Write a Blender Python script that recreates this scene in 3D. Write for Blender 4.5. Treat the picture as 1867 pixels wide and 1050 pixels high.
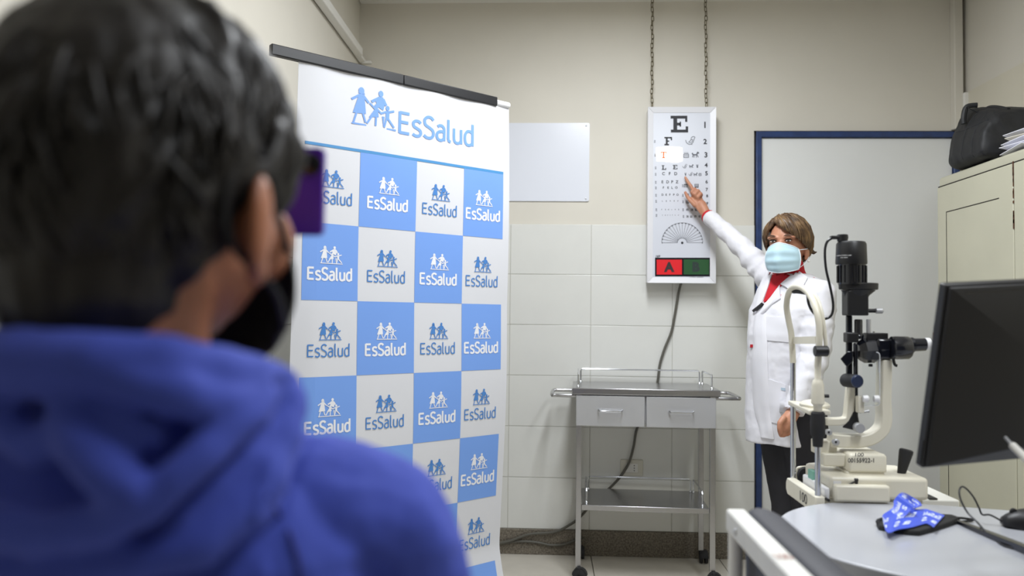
import bpy, bmesh, math, random
from mathutils import Vector, Matrix, noise
from mathutils.bvhtree import BVHTree
random.seed(7)
S = bpy.context.scene
for o in list(bpy.data.objects):
    bpy.data.objects.remove(o)
COL = S.collection
PI = math.pi

# ------------------------------------------------------------------ camera
FPX, YAW, PITCH, ROLL, CAMH = 1450.0, 0.04491, 0.03617, -0.01103, 1.1609
def cam_axes():
    cy, sy = math.cos(YAW), math.sin(YAW)
    f = Vector((-sy * math.cos(PITCH), cy * math.cos(PITCH), math.sin(PITCH)))
    r = Vector((cy, sy, 0))
    d = f.cross(r)
    r2 = math.cos(ROLL) * r + math.sin(ROLL) * d
    d2 = -math.sin(ROLL) * r + math.cos(ROLL) * d
    return r2, d2, f
CR, CD, CF = cam_axes()
EYE = Vector((0, 0, CAMH))
cd = bpy.data.cameras.new('camera')
cam = bpy.data.objects.new('camera', cd)
COL.objects.link(cam)
rot = Matrix((CR, -CD, -CF)).transposed()
cam.matrix_world = Matrix.Translation(EYE) @ rot.to_4x4()
cd.sensor_width = 36.0
cd.lens = FPX / 1867 * 36.0
cd.clip_start = 0.02
cd.dof.use_dof = True
cd.dof.focus_distance = 2.7
cd.dof.aperture_fstop = 2.7
S.camera = cam

# ------------------------------------------------------------------ world, lights, exposure
S.view_settings.view_transform = 'Standard'
S.view_settings.look = 'None'
S.view_settings.exposure = 0.0
S.view_settings.gamma = 1.0
S.view_settings.use_curve_mapping = False
w = bpy.data.worlds.new('world')
S.world = w
w.use_nodes = True
w.node_tree.nodes['Background'].inputs[0].default_value = (0.8, 0.88, 1, 1)
w.node_tree.nodes['Background'].inputs[1].default_value = 0.3
def area(name, loc, sx, sy, power, color):
    l = bpy.data.lights.new(name, 'AREA')
    l.shape = 'RECTANGLE'; l.size = sx; l.size_y = sy; l.energy = power; l.color = color
    o = bpy.data.objects.new(name, l); COL.objects.link(o); o.location = loc
    return o
LAMPS = [((0.32, 2.40, 2.70), 0.30, 1.2, 43.0), ((1.00, 0.80, 2.70), 0.30, 1.2, 28.0)]
for k, (loc, sx, sy, pw) in enumerate(LAMPS):
    area('ceiling_lamp_light', loc, sx, sy, pw, (0.94, 0.98, 1.03))

# ------------------------------------------------------------------ helpers
def at(px, py, Y):
    """world point that the photo shows at pixel (px, py), standing at depth Y"""
    d = CR * ((px - 933.5) / FPX) + CD * ((py - 525.0) / FPX) + CF
    return EYE + d * (Y / d.y)
def atz(px, py, Z):
    d = CR * ((px - 933.5) / FPX) + CD * ((py - 525.0) / FPX) + CF
    return EYE + d * ((Z - CAMH) / d.z)
def lin(c):
    c /= 255.0
    return c / 12.92 if c <= 0.04045 else ((c + 0.055) / 1.055) ** 2.4
MATS = {}
def mat(name, rgb, rough=0.5, metal=0.0, var=0.0, vscale=20.0, bump=0.0, bscale=200.0, rgb2=None, stretch=None, spec=0.5, rvar=0.0, sss=0.0, coat=0.0, sheen=0.0):
    m = bpy.data.materials.new(name); m.use_nodes = True
    nt = m.node_tree; b = nt.nodes['Principled BSDF']
    c = (lin(rgb[0]), lin(rgb[1]), lin(rgb[2]), 1)
    b.inputs['Base Color'].default_value = c
    b.inputs['Roughness'].default_value = rough
    b.inputs['Metallic'].default_value = metal
    b.inputs['Specular IOR Level'].default_value = spec
    if coat: b.inputs['Coat Weight'].default_value = coat
    if sheen: b.inputs['Sheen Weight'].default_value = sheen
    if sss:
        b.inputs['Subsurface Weight'].default_value = sss
        b.inputs['Subsurface Radius'].default_value = (0.012, 0.005, 0.003)
        b.inputs['Subsurface Scale'].default_value = 1.0
    tc = nt.nodes.new('ShaderNodeTexCoord')
    src = tc.outputs['Object']
    if stretch:
        mp = nt.nodes.new('ShaderNodeMapping'); mp.inputs['Scale'].default_value = stretch
        nt.links.new(src, mp.inputs['Vector']); src = mp.outputs['Vector']
    if var or rgb2 or rvar:
        n = nt.nodes.new('ShaderNodeTexNoise'); n.inputs['Scale'].default_value = vscale; n.inputs['Detail'].default_value = 5
        nt.links.new(src, n.inputs['Vector'])
        if var or rgb2:
            mx = nt.nodes.new('ShaderNodeMix'); mx.data_type = 'RGBA'
            c2 = tuple(lin(x) for x in rgb2) + (1,) if rgb2 else tuple(max(0, x * (1 - var)) for x in c[:3]) + (1,)
            mx.inputs[6].default_value = c; mx.inputs[7].default_value = c2
            rp = nt.nodes.new('ShaderNodeMapRange'); rp.inputs[1].default_value = 0.35; rp.inputs[2].default_value = 0.65
            nt.links.new(n.outputs['Fac'], rp.inputs[0]); nt.links.new(rp.outputs[0], mx.inputs[0])
            nt.links.new(mx.outputs[2], b.inputs['Base Color'])
        if rvar:
            rr = nt.nodes.new('ShaderNodeMapRange'); rr.inputs[3].default_value = max(0, rough - rvar); rr.inputs[4].default_value = rough + rvar
            nt.links.new(n.outputs['Fac'], rr.inputs[0]); nt.links.new(rr.outputs[0], b.inputs['Roughness'])
    if bump:
        n2 = nt.nodes.new('ShaderNodeTexNoise'); n2.inputs['Scale'].default_value = bscale; n2.inputs['Detail'].default_value = 3
        nt.links.new(src, n2.inputs['Vector'])
        bp = nt.nodes.new('ShaderNodeBump'); bp.inputs['Strength'].default_value = bump; bp.inputs['Distance'].default_value = 0.002
        nt.links.new(n2.outputs['Fac'], bp.inputs['Height']); nt.links.new(bp.outputs['Normal'], b.inputs['Normal'])
    MATS[name] = m
    return m
def emit(name, rgb, strength):
    m = bpy.data.materials.new(name); m.use_nodes = True
    b = m.node_tree.nodes['Principled BSDF']
    c = (lin(rgb[0]), lin(rgb[1]), lin(rgb[2]), 1)
    b.inputs['Base Color'].default_value = c
    b.inputs['Emission Color'].default_value = c; b.inputs['Emission Strength'].default_value = strength
    return m

class MB:
    def __init__(s): s.v = []; s.f = []
    def add(s, vs, fs):
        n = len(s.v); s.v += [Vector(x) for x in vs]; s.f += [tuple(i + n for i in q) for q in fs]; return s
    def box(s, c, size, R=None):
        c = Vector(c); hx, hy, hz = size[0] / 2, size[1] / 2, size[2] / 2
        vs = [Vector((x, y, z)) for x in (-hx, hx) for y in (-hy, hy) for z in (-hz, hz)]
        if R: vs = [R @ q for q in vs]
        return s.add([c + q for q in vs], [(0, 1, 3, 2), (4, 6, 7, 5), (0, 4, 5, 1), (2, 3, 7, 6), (0, 2, 6, 4), (1, 5, 7, 3)])
    def bb(s, a, b):
        a = Vector(a); b = Vector(b); return s.box((a + b) / 2, [abs(b[i] - a[i]) for i in range(3)])
    def loft(s, rings, cap=True, closed=True):
        n = len(rings[0]); base = len(s.v)
        for r in rings: s.v += [Vector(q) for q in r]
        for i in range(len(rings) - 1):
            for j in range(n if closed else n - 1):
                k = (j + 1) % n
                s.f.append((base + i * n + j, base + i * n + k, base + (i + 1) * n + k, base + (i + 1) * n + j))
        if cap and closed:
            s.f.append(tuple(base + j for j in reversed(range(n))))
            s.f.append(tuple(base + (len(rings) - 1) * n + j for j in range(n)))
        return s
    def cyl(s, p0, p1, r0, r1=None, n=20):
        return s.lathe(p0, p1, [(0, r0), (1, r0 if r1 is None else r1)], n)
    def lathe(s, p0, p1, prof, n=24):
        """prof: (fraction along p0-p1, radius)"""
        p0 = Vector(p0); p1 = Vector(p1); d = (p1 - p0); z = d.normalized()
        x = z.orthogonal().normalized(); y = z.cross(x)
        rings = []
        for t, r in prof:
            c = p0 + d * t
            rings.append([c + (x * math.cos(2 * PI * k / n) + y * math.sin(2 * PI * k / n)) * max(r, 1e-5) for k in range(n)])
        return s.loft(rings)
    def tube(s, pts, r, n=10, closed=False, smooth=0):
        pts = [Vector(q) for q in pts]
        if smooth: pts = spline(pts, smooth, closed)
        rr = r if isinstance(r, (list, tuple)) else None
        rings = []; N = len(pts); x = None
        for i, q in enumerate(pts):
            a = pts[i - 1] if (i > 0 or closed) else q
            b = pts[(i + 1) % N] if (i < N - 1 or closed) else q
            t = (b - a).normalized()
            if x is None: x = t.orthogonal().normalized()
            x = (x - t * x.dot(t)).normalized(); y = t.cross(x)
            ri = rr[min(i, len(rr) - 1)] if rr else r
            rings.append([q + (x * math.cos(2 * PI * k / n) + y * math.sin(2 * PI * k / n)) * ri for k in range(n)])
        if closed:
            # avoid twist: plain join
            rings.append(rings[0]); return s.loft(rings, cap=False)
        return s.loft(rings)
    def sph(s, c, r, n=16, R=None):
        c = Vector(c); r = r if isinstance(r, (list, tuple)) else (r, r, r)
        m = n // 2; rings = []
        for i in range(1, m):
            th = PI * i / m
            rings.append([Vector((r[0] * math.sin(th) * math.cos(2 * PI * k / n), r[1] * math.sin(th) * math.sin(2 * PI * k / n), -r[2] * math.cos(th))) for k in range(n)])
        if R: rings = [[R @ q for q in g] for g in rings]
        top = Vector((0, 0, r[2])); bot = -top
        if R: top = R @ top; bot = R @ bot
        base = len(s.v); s.loft([[c + q for q in g] for g in rings], cap=False)
        ib = len(s.v); s.v += [c + bot, c + top]
        L = base + (len(rings) - 1) * n
        for k in range(n):
            s.f.append((ib, base + (k + 1) % n, base + k)); s.f.append((ib + 1, L + k, L + (k + 1) % n))
        return s
    def caps(s, pts, n=14):
        """chain of (point, radius): tapered limb with round ends"""
        for i, (q, r) in enumerate(pts):
            s.sph(q, r, n)
            if i: s.lathe(pts[i - 1][0], q, [(0, pts[i - 1][1]), (1, r)], n)
        return s
    def prism(s, poly, fn, h):
        """poly 2d, fn(u,v,w)->3d, extruded w 0..h"""
        a = [fn(u, v, 0) for u, v in poly]; b = [fn(u, v, h) for u, v in poly]
        n = len(poly)
        return s.add(a + b, [tuple(reversed(range(n))), tuple(range(n, 2 * n))] + [(i, (i + 1) % n, n + (i + 1) % n, n + i) for i in range(n)])
    def xf(s, M):
        s.v = [M @ q for q in s.v]; return s
    def mesh(s, name):
        me = bpy.data.meshes.new(name); me.from_pydata([tuple(q) for q in s.v], [], s.f); me.update()
        bm = bmesh.new(); bm.from_mesh(me); bmesh.ops.recalc_face_normals(bm, faces=bm.faces); bm.to_mesh(me); bm.free()
        return me
    def build(s, name, m, parent=None, bevel=0.0, smooth=35, seg=2):
        return link(name, s.mesh(name), m, parent, bevel, smooth, seg)
def link(name, me, m, parent=None, bevel=0.0, smooth=35, seg=2):
    o = bpy.data.objects.new(name, me); COL.objects.link(o)
    if m is not None and len(me.materials) == 0: me.materials.append(m)
    if parent is not None: 
        o.parent = parent; o.matrix_parent_inverse = mw(parent).inverted()
    if smooth:
        for p in me.polygons: p.use_smooth = True
        me.set_sharp_from_angle(angle=math.radians(smooth))
    if bevel:
        b = o.modifiers.new('bevel', 'BEVEL'); b.width = bevel; b.segments = seg; b.limit_method = 'ANGLE'; b.angle_limit = math.radians(40); b.harden_normals = False
    return o
def mw(o):
    m = o.matrix_basis.copy()
    if o.parent: m = mw(o.parent) @ o.matrix_parent_inverse @ m
    return m
def thing(name, loc, label, cat, group=None, rz=0.0):
    o = bpy.data.objects.new(name, None); COL.objects.link(o); o.location = loc; o.rotation_euler = (0, 0, rz)
    o.empty_display_size = 0.05
    return tag(o, label, cat, group)
def tag(o, label, cat, group=None):
    o['label'] = label; o['category'] = cat
    if group: o['group'] = group
    return o
def struct(o, label=None, cat=None):
    o['kind'] = 'structure'
    if label: o['label'] = label
    o['category'] = cat or 'wall'
    return o
def spline(pts, k=6, closed=False):
    pts = [Vector(q) for q in pts]; N = len(pts); out = []
    for i in range(N if closed else N - 1):
        g = lambda j: pts[j % N] if closed else pts[max(0, min(N - 1, j))]
        a, b, c, d = g(i - 1), g(i), g(i + 1), g(i + 2)
        for q in range(k):
            t = q / k
            out.append(0.5 * ((2 * b) + (c - a) * t + (2 * a - 5 * b + 4 * c - d) * t * t + (3 * b - a - 3 * c + d) * t ** 3))
    if not closed: out.append(pts[-1])
    return out
def ellipse(c, rx, ry, n=24, z=None, ang=0.0, sq=2.0):
    """horizontal super-ellipse ring"""
    c = Vector(c); out = []
    for k in range(n):
        a = 2 * PI * k / n
        ca, sa = math.cos(a), math.sin(a)
        x = rx * math.copysign(abs(ca) ** (2 / sq), ca); y = ry * math.copysign(abs(sa) ** (2 / sq), sa)
        out.append(c + Vector((x * math.cos(ang) - y * math.sin(ang), x * math.sin(ang) + y * math.cos(ang), 0)))
    return out
def fuse(mb, voxel, smooth=6, sf=0.5):
    """union of overlapping closed shapes as one continuous skin"""
    me = mb.mesh('fuse'); o = bpy.data.objects.new('fuse', me); COL.objects.link(o)
    r = o.modifiers.new('r', 'REMESH'); r.mode = 'VOXEL'; r.voxel_size = voxel
    s = o.modifiers.new('s', 'SMOOTH'); s.iterations = smooth; s.factor = sf
    dg = bpy.context.evaluated_depsgraph_get(); dg.update()
    out = bpy.data.meshes.new_from_object(o.evaluated_get(dg))
    bpy.data.objects.remove(o)
    return out
def displace(me, fn):
    me.update()
    ns = [v.normal.copy() for v in me.vertices]
    for v, n in zip(me.vertices, ns):
        v.co += n * fn(v.co, n)
    me.update()
def bvh_of(me):
    return BVHTree.FromPolygons([v.co.copy() for v in me.vertices], [tuple(p.vertices) for p in me.polygons])
def fbm(p, s, oct=3):
    return noise.fractal(Vector(p) * s, 1.0, 2.0, oct)

# flat print: strokes and letters -> polygons in (u, v)
def stroke(pts, wd, k=0):
    """polyline ribbon with round joints, list of polygons"""
    pts = [Vector((a, b, 0)) for a, b in pts]
    if k: pts = spline(pts, k)
    A, B = [], []
    for i, q in enumerate(pts):
        d0 = (q - pts[i - 1]).normalized() if i else None
        d1 = (pts[i + 1] - q).normalized() if i < len(pts) - 1 else None
        t_ = ((d0 or d1) + (d1 or d0)).normalized()
        n = Vector((-t_.y, t_.x, 0)); c = n.dot(Vector((-(d0 or d1).y, (d0 or d1).x, 0)))
        n = n * (wd / 2 / max(.55, abs(c)))
        A.append((q.x + n.x, q.y + n.y)); B.append((q.x - n.x, q.y - n.y))
    out = []
    for i in range(0, len(A) - 1):
        out.append([A[i], B[i], B[i + 1], A[i + 1]])
    return [('s', out)]
def disc(c, r, n=16, ry=None):
    return [(c[0] + r * math.cos(2 * PI * j / n), c[1] + (ry or r) * math.sin(2 * PI * j / n)) for j in range(n)]
FONTC = {}
def glyphs(s, bold=0.0, shear=0.0):
    """builtin font -> (polygons, width, height) with cap height about 0.7"""
    key = (s, bold, shear)
    if key in FONTC: return FONTC[key]
    c = bpy.data.curves.new('t', 'FONT'); c.body = s; c.size = 1; c.offset = bold; c.shear = shear; c.resolution_u = 4
    o = bpy.data.objects.new('t', c); COL.objects.link(o)
    dg = bpy.context.evaluated_depsgraph_get(); dg.update()
    me = bpy.data.meshes.new_from_object(o.evaluated_get(dg))
    ps = [[(me.vertices[i].co.x, me.vertices[i].co.y) for i in p.vertices] for p in me.polygons]
    bpy.data.objects.remove(o); bpy.data.curves.remove(c); bpy.data.meshes.remove(me)
    xs = [q[0] for p in ps for q in p]; ys = [q[1] for p in ps for q in p]
    x0, x1, y0, y1 = min(xs), max(xs), min(ys), max(ys)
    ps = [[(x - (x0 + x1) / 2, y - (y0 + y1) / 2) for x, y in p] for p in ps]
    FONTC[key] = (ps, x1 - x0, y1 - y0)
    return FONTC[key]
def text(s, cx, cy, h, bold=0.0, wfac=1.0, ang=0.0, shear=0.0):
    ps, wd, ht = glyphs(s, bold, shear); k = h / ht
    ca, sa = math.cos(ang), math.sin(ang)
    return [[(cx + x * k * wfac * ca - y * k * sa, cy + x * k * wfac * sa + y * k * ca) for x, y in p] for p in ps]
EYE_STEP = 1.2e-5
def lift(fn, u, v, e):
    """successive pen strokes lie a hair above each other"""
    q = fn(u, v); d = (EYE - q).normalized()
    return q + d * e
def flat(name, polys, fn, m, parent):
    """polygons (u,v) mapped by fn onto a surface, as one thin print"""
    mb = MB(); lay = 0
    for p in polys:
        if p[0] == 's':
            lay += 1
            e = EYE_STEP * lay
            for q in p[1]: mb.add([lift(fn, u, v, e) for u, v in q], [tuple(range(len(q)))])
        else:
            mb.add([fn(u, v) for u, v in p], [tuple(range(len(p)))])
    me = bpy.data.meshes.new(name); me.from_pydata([tuple(q) for q in mb.v], [], mb.f); me.update()
    return link(name, me, m, parent, smooth=0)
def px_plane(Y, dy=-0.0006):
    return lambda u, v: at(u, v, Y) + Vector((0, dy, 0))

# ------------------------------------------------------------------ materials
M_wall = mat('wall paint', (218, 213, 201), 0.6, var=0.04, vscale=3, bump=0.08, bscale=350)
M_wall2 = mat('wall gloss paint', (214, 208, 190), 0.35, var=0.04, vscale=3, bump=0.05, bscale=300)
M_wtile = mat('glazed wall tile', (226, 226, 221), 0.22, var=0.03, vscale=6, spec=0.5, bump=0.02, bscale=60)
M_grout = mat('grout', (196, 194, 184), 0.9)
M_ftile = mat('floor tile', (212, 206, 194), 0.2, var=0.08, vscale=9, rvar=0.06)
M_fgrout = mat('floor grout', (92, 86, 76), 0.9)
M_terr = mat('terrazzo', (138, 130, 116), 0.55, vscale=140, rgb2=(84, 76, 66))
M_ceil = mat('ceiling paint', (236, 234, 228), 0.7)
M_plast = mat('white plastic', (232, 230, 224), 0.4)
M_door = mat('door paint', (232, 233, 231), 0.35, var=0.03, vscale=2, bump=0.03, bscale=30)
M_blue_frame = mat('blue enamel', (38, 62, 112), 0.3, var=0.25, vscale=25)
M_darkgap = mat('dark gap', (40, 34, 28), 0.8)
M_steel = mat('brushed steel', (184, 184, 186), 0.26, metal=1.0, rvar=0.02, vscale=30, stretch=(2, 2, 60))
M_steel_d = mat('satin steel', (196, 197, 200), 0.5, metal=0.7, rvar=0.08, vscale=12)
M_chrome = mat('chrome', (205, 207, 212), 0.15, metal=1.0)
M_black = mat('black plastic', (26, 26, 29), 0.42, bump=0.05, bscale=400)
M_blackg = mat('black gloss', (20, 22, 30), 0.18, coat=0.3)
M_rubber = mat('black rubber', (34, 34, 36), 0.75)
M_white = mat('white enamel', (232, 232, 234), 0.35)
M_cream = mat('cream enamel', (224, 218, 200), 0.35, var=0.04, vscale=15)
M_beige = mat('cabinet enamel', (188, 185, 164), 0.4, var=0.05, vscale=5, bump=0.03, bscale=60)

# ------------------------------------------------------------------ room
WY = 3.9428; XL = -0.961; XR = 2.022; YF = -3.6; ZC = 2.755
DX0, DX1, DZ = 1.013, 2.0, 2.092
TILE_TOP = 1.623; TB = 0.123; TW, TH = 0.4, 0.25; TX0 = 0.2133
t = 0.1
wb = MB().bb((XL - t, WY + 0.008, 0), (DX0, WY + t, ZC)).bb((DX0, WY + 0.008, DZ), (DX1, WY + t, ZC)).bb((DX1, WY + 0.008, 0), (XR + t, WY + t, ZC)).build('wall_back', M_wall)
struct(wb, 'cream painted back wall with white tiles below and blue framed door')
wl = MB().bb((XL - t, YF - t, 0), (XL - 0.006, WY + t, ZC)).build('wall_left', M_wall); struct(wl, 'cream painted side wall behind the blue and white banner')
wr = MB().bb((XR, YF - t, 0), (XR + t, WY + t, ZC)).build('wall_right', M_wall); struct(wr, 'cream painted wall behind the metal cabinet')
wf = MB().bb((XL - t, YF - t, 0), (XR + t, YF, ZC)).build('wall_front', M_wall); struct(wf, 'cream painted wall behind the camera')
MB().bb((XR - 0.004, YF, 0.0), (XR + 0.001, WY, 2.27)).build('paint_band', M_wall2, wr)
fl = MB().bb((XL - t, YF - t, -0.1), (XR + t, WY + t, -0.006)).build('floor', M_fgrout); struct(fl, 'beige ceramic tiled floor', 'floor')
ce = MB().bb((XL - t, YF - t, ZC), (XR + t, WY + t, ZC + 0.1)).build('ceiling', M_ceil); struct(ce, 'white painted ceiling', 'ceiling')
cornice = MB().bb((XL, WY - 0.03, ZC - 0.012), (XR, WY + 0.01, ZC)).build('trim_3', M_ceil); struct(cornice, 'white ceiling strip along the back wall', 'trim')

def tile_mesh(name, sx, sy, sz, m, bev):
    me = MB().box((0, 0, 0), (sx, sy, sz)).mesh(name)
    bm = bmesh.new(); bm.from_mesh(me)
    bmesh.ops.bevel(bm, geom=list(bm.edges), offset=bev, segments=2, affect='EDGES', profile=0.5)
    bm.to_mesh(me); bm.free(); me.materials.append(m)
    return me
TC = {}
def put_tile(name, c, size, m, parent, bev=0.0015, jit=0.0):
    key = (name, tuple(round(x, 4) for x in size))
    if key not in TC: TC[key] = tile_mesh(name, size[0], size[1], size[2], m, bev)
    o = bpy.data.objects.new(name, TC[key]); COL.objects.link(o); o.parent = parent
    o.location = c
    if jit:
        o.rotation_euler = (random.uniform(-jit, jit), random.uniform(-jit, jit), random.uniform(-jit, jit))
g = 0.0022
xs = [XL, TX0 - 2 * TW, TX0 - TW, TX0, TX0 + TW, TX0 + 2 * TW - 0.0015]
MB().bb((XL, WY + 0.003, TB), (DX0, WY + 0.0085, TILE_TOP)).build('grout_bed', M_grout, wb)
for i in range(5):
    for j in range(6):
        a, b = xs[i], xs[i + 1]
        put_tile('tile', ((a + b) / 2, WY + 0.004, TB + TH * (j + .5)), (b - a - g, 0.008, TH - g), M_wtile, wb, jit=0.0006)
MB().bb((XL - 0.0065, 0.3, TB), (XL - 0.001, WY, TILE_TOP)).build('grout_bed', M_grout, wl)
for i in range(9):
    y1 = WY - TW * i; y0 = y1 - TW
    for j in range(6):
        put_tile('tile', (XL - 0.002, (y0 + y1) / 2, TB + TH * (j + .5)), (0.008, TW - g, TH - g), M_wtile, wl, jit=0.0006)
FT = 0.62; fx0 = 0.222
k0 = math.floor((XL - fx0) / FT)
for k in range(k0, 4):
    a = max(XL, fx0 + k * FT); b = min(XR, fx0 + (k + 1) * FT)
    if b - a < 0.02: continue
    for j in range(13):
        y1 = WY - FT * j; y0 = max(YF, y1 - FT)
        put_tile('tile', ((a + b) / 2, (y0 + y1) / 2, -0.004), (b - a - 0.004, y1 - y0 - 0.004, 0.008), M_ftile, fl, bev=0.001)
bs = MB().bb((XL, WY - 0.008, 0), (DX0 - 0.002, WY + 0.01, TB)).build('baseboard_back', M_terr, None, bevel=0.003); struct(bs, 'grey brown terrazzo baseboard along the back wall', 'baseboard')
bl = MB().bb((XL - 0.008, YF, 0), (XL + 0.008, WY - 0.008, TB)).build('baseboard_left', M_terr, None, bevel=0.003); struct(bl, 'grey brown terrazzo baseboard along the side wall', 'baseboard')

# door in the back wall
door = MB().bb((DX0 + 0.034, WY + 0.006, 0.008), (DX1 - 0.034, WY + 0.045, DZ - 0.036)).build('door_1', M_door, None, bevel=0.002); struct(door, 'pale grey flush door in a dark blue frame behind the woman', 'door')
MB().bb((DX0 + 0.005, WY - 0.012, 0), (DX0 + 0.032, WY + 0.09, DZ - 0.006)).bb((DX1 - 0.032, WY - 0.012, 0), (DX1 - 0.005, WY + 0.09, DZ - 0.006)).bb((DX0 + 0.005, WY - 0.0119, DZ - 0.034), (DX1 - 0.005, WY + 0.09, DZ - 0.006)).build('door_frame', M_blue_frame, door, bevel=0.003)
MB().bb((DX0 - 0.001, WY + 0.004, 0.0), (DX0 + 0.006, WY + 0.09, DZ)).bb((DX0 - 0.001, WY + 0.004, DZ - 0.008), (DX1, WY + 0.09, DZ)).build('frame_gap', M_darkgap, door)

# pilaster and cable ducts
pil = MB().bb((1.962, WY - 0.035, DZ + .002), (2.004, WY + 0.01, ZC)).build('trim_2', M_wall, None, bevel=0.004); struct(pil, 'narrow painted pilaster in the corner beside the door', 'trim')
duct = MB().bb((2.0, WY - 0.05, 1.0), (2.021, WY - 0.02, 2.268)).build('corner_duct', M_plast, None, bevel=0.003); tag(duct, 'short white vertical cable duct in the corner behind the black bag', 'cable duct')
tr = MB()
tr.bb((XL, 0.8, 2.437), (XL + 0.038, 3.845, 2.478))
td = tr.build('cable_trunking', M_plast, None, bevel=0.004); tag(td, 'white square cable trunking high on the side wall above the banner', 'cable duct')
MB().bb((XL + 0.0001, 3.845, 2.437), (XL + 0.03, WY + 0.006, 2.452)).bb((XL + 0.01, WY - 0.012, 2.432), (XL + 0.06, WY + 0.0079, 2.444)).build('end_spur', M_plast, td, bevel=0.002)

# ceiling lamps (above the frame)
M_tube = emit('lamp diffuser', (255, 250, 240), 0.6)
for k, (loc, sx, sy, pw) in enumerate(LAMPS):
    L = thing('ceiling_lamp', (loc[0], loc[1], ZC), ['white fluorescent ceiling lamp over the banner', 'white fluorescent ceiling lamp behind the camera'][k], 'lamp')
    x0, x1, y0, y1 = loc[0] - sx / 2 - .03, loc[0] + sx / 2 + .03, loc[1] - sy / 2 - .03, loc[1] + sy / 2 + .03
    MB().bb((x0, y0, 2.715), (x1, y1, ZC - 0.0005)).build('housing', M_white, L, bevel=0.003)
    MB().bb((x0 + .02, y0 + .02, 2.708), (x1 - .02, y1 - .02, 2.716)).build('diffuser', M_tube, L)

# ------------------------------------------------------------------ blank sheet and socket on the wall
sh = thing('wall_sheet', at(1000, 295, WY), 'blank white laminated sheet screwed to the wall beside the banner', 'board')
a = at(1074, 367, WY); b = at(1075, 224, WY)
x1 = (a.x + b.x) / 2; x0 = x1 - 0.55
mb = MB(); ww, hh = x1 - x0, b.z - a.z; rr = 0.008
poly = []
for cx, cy, a0 in ((ww - rr, hh - rr, 0), (rr, hh - rr, 90), (rr, rr, 180), (ww - rr, rr, 270)):
    for q in range(5):
        an = math.radians(a0 + q * 22.5); poly.append((cx + rr * math.cos(an), cy + rr * math.sin(an)))
M_sheet = mat('white laminate', (226, 229, 238), 0.25)
mb.prism(poly, lambda u, v, w: Vector((x0 + u, WY + 0.0075 - w, a.z + v)), 0.006); mb.build('sheet', M_sheet, sh)
for cx in (x0 + 0.025, x1 - 0.016):
    for cz in (a.z + 0.014, b.z - 0.014):
        MB().lathe((cx, WY + 0.0015, cz), (cx, WY - 0.001, cz), [(0, .0045), (.6, .0045), (1, .002)], 12).build('screw', M_steel_d, sh)
ol = thing('power_outlet', at(1151, 852, WY), 'cream wall socket behind the steel trolley', 'socket')
p0 = at(1131, 867, WY); p1 = at(1172, 838, WY)
M_sock = mat('socket plastic', (214, 210, 196), 0.4)
MB().bb((p0.x, WY - 0.008, p0.z), (p1.x, WY + 0.001, p1.z)).build('plate', M_sock, ol, bevel=0.003)
cx = (p0.x + p1.x) / 2; cz = (p0.z + p1.z) / 2
MB().bb((cx - .03, WY - 0.011, cz - .022), (cx + .03, WY - 0.007, cz + .022)).build('insert', M_plast, ol, bevel=0.0015)
for dz in (-.012, 0, .012):
    MB().cyl((cx + .012, WY - 0.0105, cz + dz), (cx + .012, WY - 0.0118, cz + dz), .0028, n=10).build('pin_hole', M_black, ol)

# ------------------------------------------------------------------ eye test light box
def ptext(s, cx, cy, h, **k):
    return [[(x, 2 * cy - y) for x, y in p] for p in text(s, cx, cy, h, **k)]
CY = 3.853
M_ink = mat('black ink', (38, 38, 44), 0.6)
M_inkg = mat('grey ink', (96, 98, 106), 0.6)
M_panel = mat('chart acrylic', (212, 215, 224), 0.25)
M_alu = mat('white aluminium frame', (226, 226, 230), 0.35)
ct, cb = at(1241, 194, CY), at(1245, 516, CY)
chart = thing('eye_chart', (0.642, CY + 0.04, (ct.z + cb.z) / 2), 'white eye test light box with letters hanging on chains on the wall', 'eye chart')
TLc, TRc, BRc, BLc = at(1179, 194.5, CY), at(1303.5, 195, CY), at(1307.5, 516, CY), at(1182.5, 516, CY)
x0 = (TLc.x + BLc.x) / 2; x1 = (TRc.x + BRc.x) / 2; z1 = (TLc.z + TRc.z) / 2; z0 = (BLc.z + BRc.z) / 2
MB().bb((x0 + .004, CY + .0135, z0 + .004), (x1 - .004, WY - 0.004, z1 - .004)).build('case', M_alu, chart, bevel=0.003)
fw = 0.027
corners = [(x0, z0), (x1, z0), (x1, z1), (x0, z1)]; inner = [(x0 + fw, z0 + fw), (x1 - fw, z0 + fw), (x1 - fw, z1 - fw), (x0 + fw, z1 - fw)]
for k in range(4):
    a, b, c, d = Vector(corners[k]), Vector(corners[(k + 1) % 4]), Vector(inner[(k + 1) % 4]), Vector(inner[k])
    e = (b - a).normalized() * 0.0006
    q = [a + e, b - e, c - e, d + e]
    mbf = MB(); 
    mbf.add([(q[0].x, CY, q[0].y), (q[1].x, CY, q[1].y), (q[2].x, CY + .006, q[2].y), (q[3].x, CY + .006, q[3].y),
             (q[0].x, CY + .02, q[0].y), (q[1].x, CY + .02, q[1].y), (q[2].x, CY + .02, q[2].y), (q[3].x, CY + .02, q[3].y)],
            [(0, 1, 2, 3), (4, 7, 6, 5), (0, 4, 5, 1), (1, 5, 6, 2), (2, 6, 7, 3), (3, 7, 4, 0)])
    mbf.build('frame_side', M_alu, chart)
PY = CY + 0.008
MB().bb((x0 + fw - .004, PY, z0 + fw - .004), (x1 - fw + .004, PY + .004, z1 - fw + .004)).build('panel', M_panel, chart)
fn = px_plane(PY, -0.0006)
ink = []
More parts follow.
